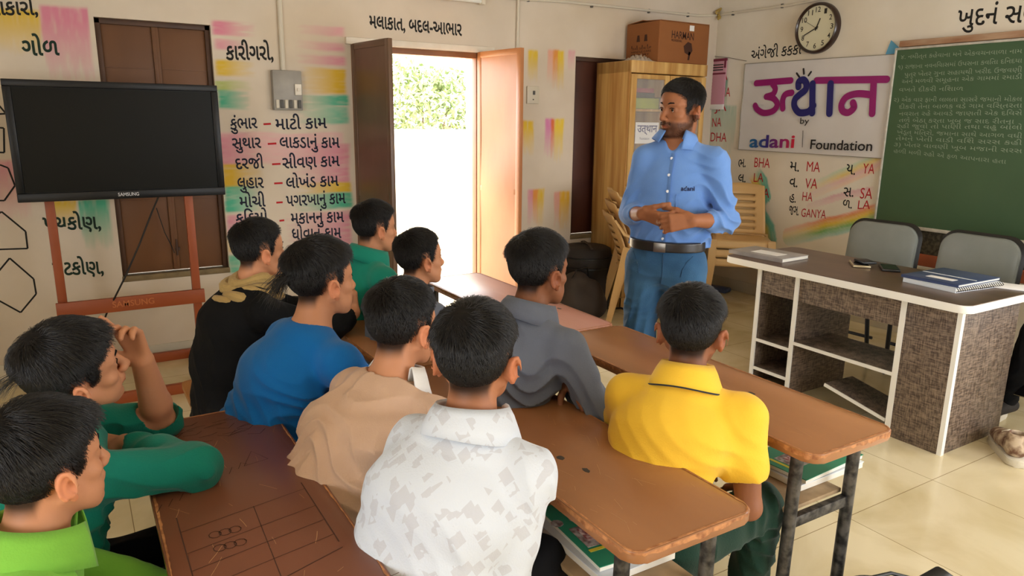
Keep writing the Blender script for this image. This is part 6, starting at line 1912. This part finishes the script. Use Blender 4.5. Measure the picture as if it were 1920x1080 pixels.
def sneaker(tx, ty, rz, L, mat, sole, label):
    t = thing('shoe', label, 'shoe', (0, 0, 0))
    sole_p = [(-.5, -.26), (-.3, -.32), (.1, -.34), (.35, -.30), (.5, -.12), (.52, .06), (.42, .26), (.15, .36), (-.2, .32), (-.45, .28), (-.54, 0)]
    W_ = L * .36
    P = [(p[0] * L, p[1] * W_ * 1.3) for p in sole_p]
    S = []
    for i in range(len(P)):
        p0, p1, p2, p3 = [Vector(P[(i + k) % len(P)]) for k in (-1, 0, 1, 2)]
        for k in range(5):
            x = k / 5; S.append(.5 * ((2 * p1) + (p2 - p0) * x + (2 * p0 - 5 * p1 + 4 * p2 - p3) * x * x + (3 * p1 - p0 - 3 * p2 + p3) * x ** 3))
    MB().prism([tuple(p) for p in S], (0, 0, 0), (1, 0, 0), (0, 1, 0), .034, bevel=.006).build('sole', sole, t)
    v = Vox((-L * .6, -W_, .02), (L * .62, W_, .19), .004)
    v.cap((-L * .32, 0, .07), (L * .05, 0, .065), .045, .042, .02, (0, 1, 0), 1.0).cap((L * .05, 0, .06), (L * .36, 0, .045), .042, .034, .02, (0, 1, 0), 1.2).cap((-L * .34, 0, .08), (-L * .30, 0, .12), .042, .042, .02)
    v.cap((-L * .30, 0, .10), (-L * .30, 0, .2), .030, .034, .008, mode='sub').cut((0, 0, .032), (0, 0, -1))
    v.cut((0, 0, .125), (.3, 0, 1))
    from_arrays('upper', *v.mesh(), mat, t)
    l = MB()
    for k in range(5): l.tube([(L * (.02 + .05 * k), -.03, .098 - .007 * k), (L * (.02 + .05 * k), 0, .112 - .008 * k), (L * (.02 + .05 * k), .03, .098 - .007 * k)], .004, 6)
    l.build('laces', 'shoe_white', t)
    t.location = (tx, ty, 0); t.rotation_euler = (0, 0, rz)
    return t
sneaker(3.64, 1.46, .72, .32, 'shoe_brown', 'shoe_white', 'brown patterned shoe with pale sole on the floor right of the desk')
sneaker(3.97, 1.70, 3.2, .29, 'shoe_grey', 'shoe_white', 'grey dotted shoe behind the brown one at the right edge')

# ------------------------------------------------------------------ bags on the floor
t = thing('backpack', 'grey backpack with black strap on the floor by the front bench', 'backpack', (1.72, .88, 0))
v = Vox((1.4, .6, -.02), (2.1, 1.15, .5), .005)
v.cap((1.62, .88, .11), (1.82, .84, .11), .115, .105, .03).cap((1.63, .89, .265), (1.80, .85, .23), .105, .095, .05).cut((0, 0, .0), (0, 0, -1))
v.disp(lambda P: .004 * sines(P, [25, 40, 55], 3))
from_arrays('body', *v.mesh(), 'bag_grey', t)
MB().tube([(1.80, .86, .325), (1.88, .85, .34), (1.945, .83, .29), (1.95, .80, .18), (1.90, .80, .06)], .022, 8, flat=.3).build('strap', 'black_plastic', t)
MB().tube([(1.53, .88, .33), (1.62, .91, .372), (1.72, .90, .36), (1.84, .87, .31)], .005, 6).build('zip', 'black_plastic', t)
t = thing('soft_bag', 'dark brown slumped cloth bag in front of the drum bag', 'bag', (3.33, 4.40, 0))
v = Vox((2.95, 4.1, -.02), (3.6, 4.65, .5), .006)
v.cap((3.22, 4.38, .11), (3.40, 4.36, .10), .13, .12, .04).cap((3.22, 4.40, .22), (3.38, 4.38, .20), .10, .10, .06).ell((3.27, 4.40, .31), (.09, .08, .06), k=.05).cut((0, 0, 0), (0, 0, -1))
v.disp(lambda P: .012 * sines(P, [14, 22, 31], 8))
from_arrays('body', *v.mesh(), 'bag_brown', t)
MB().tube([(3.2, 4.36, .33), (3.22, 4.33, .40), (3.32, 4.33, .41), (3.36, 4.36, .33)], .008, 7, flat=.5).build('carry_handle', 'black_plastic', t)
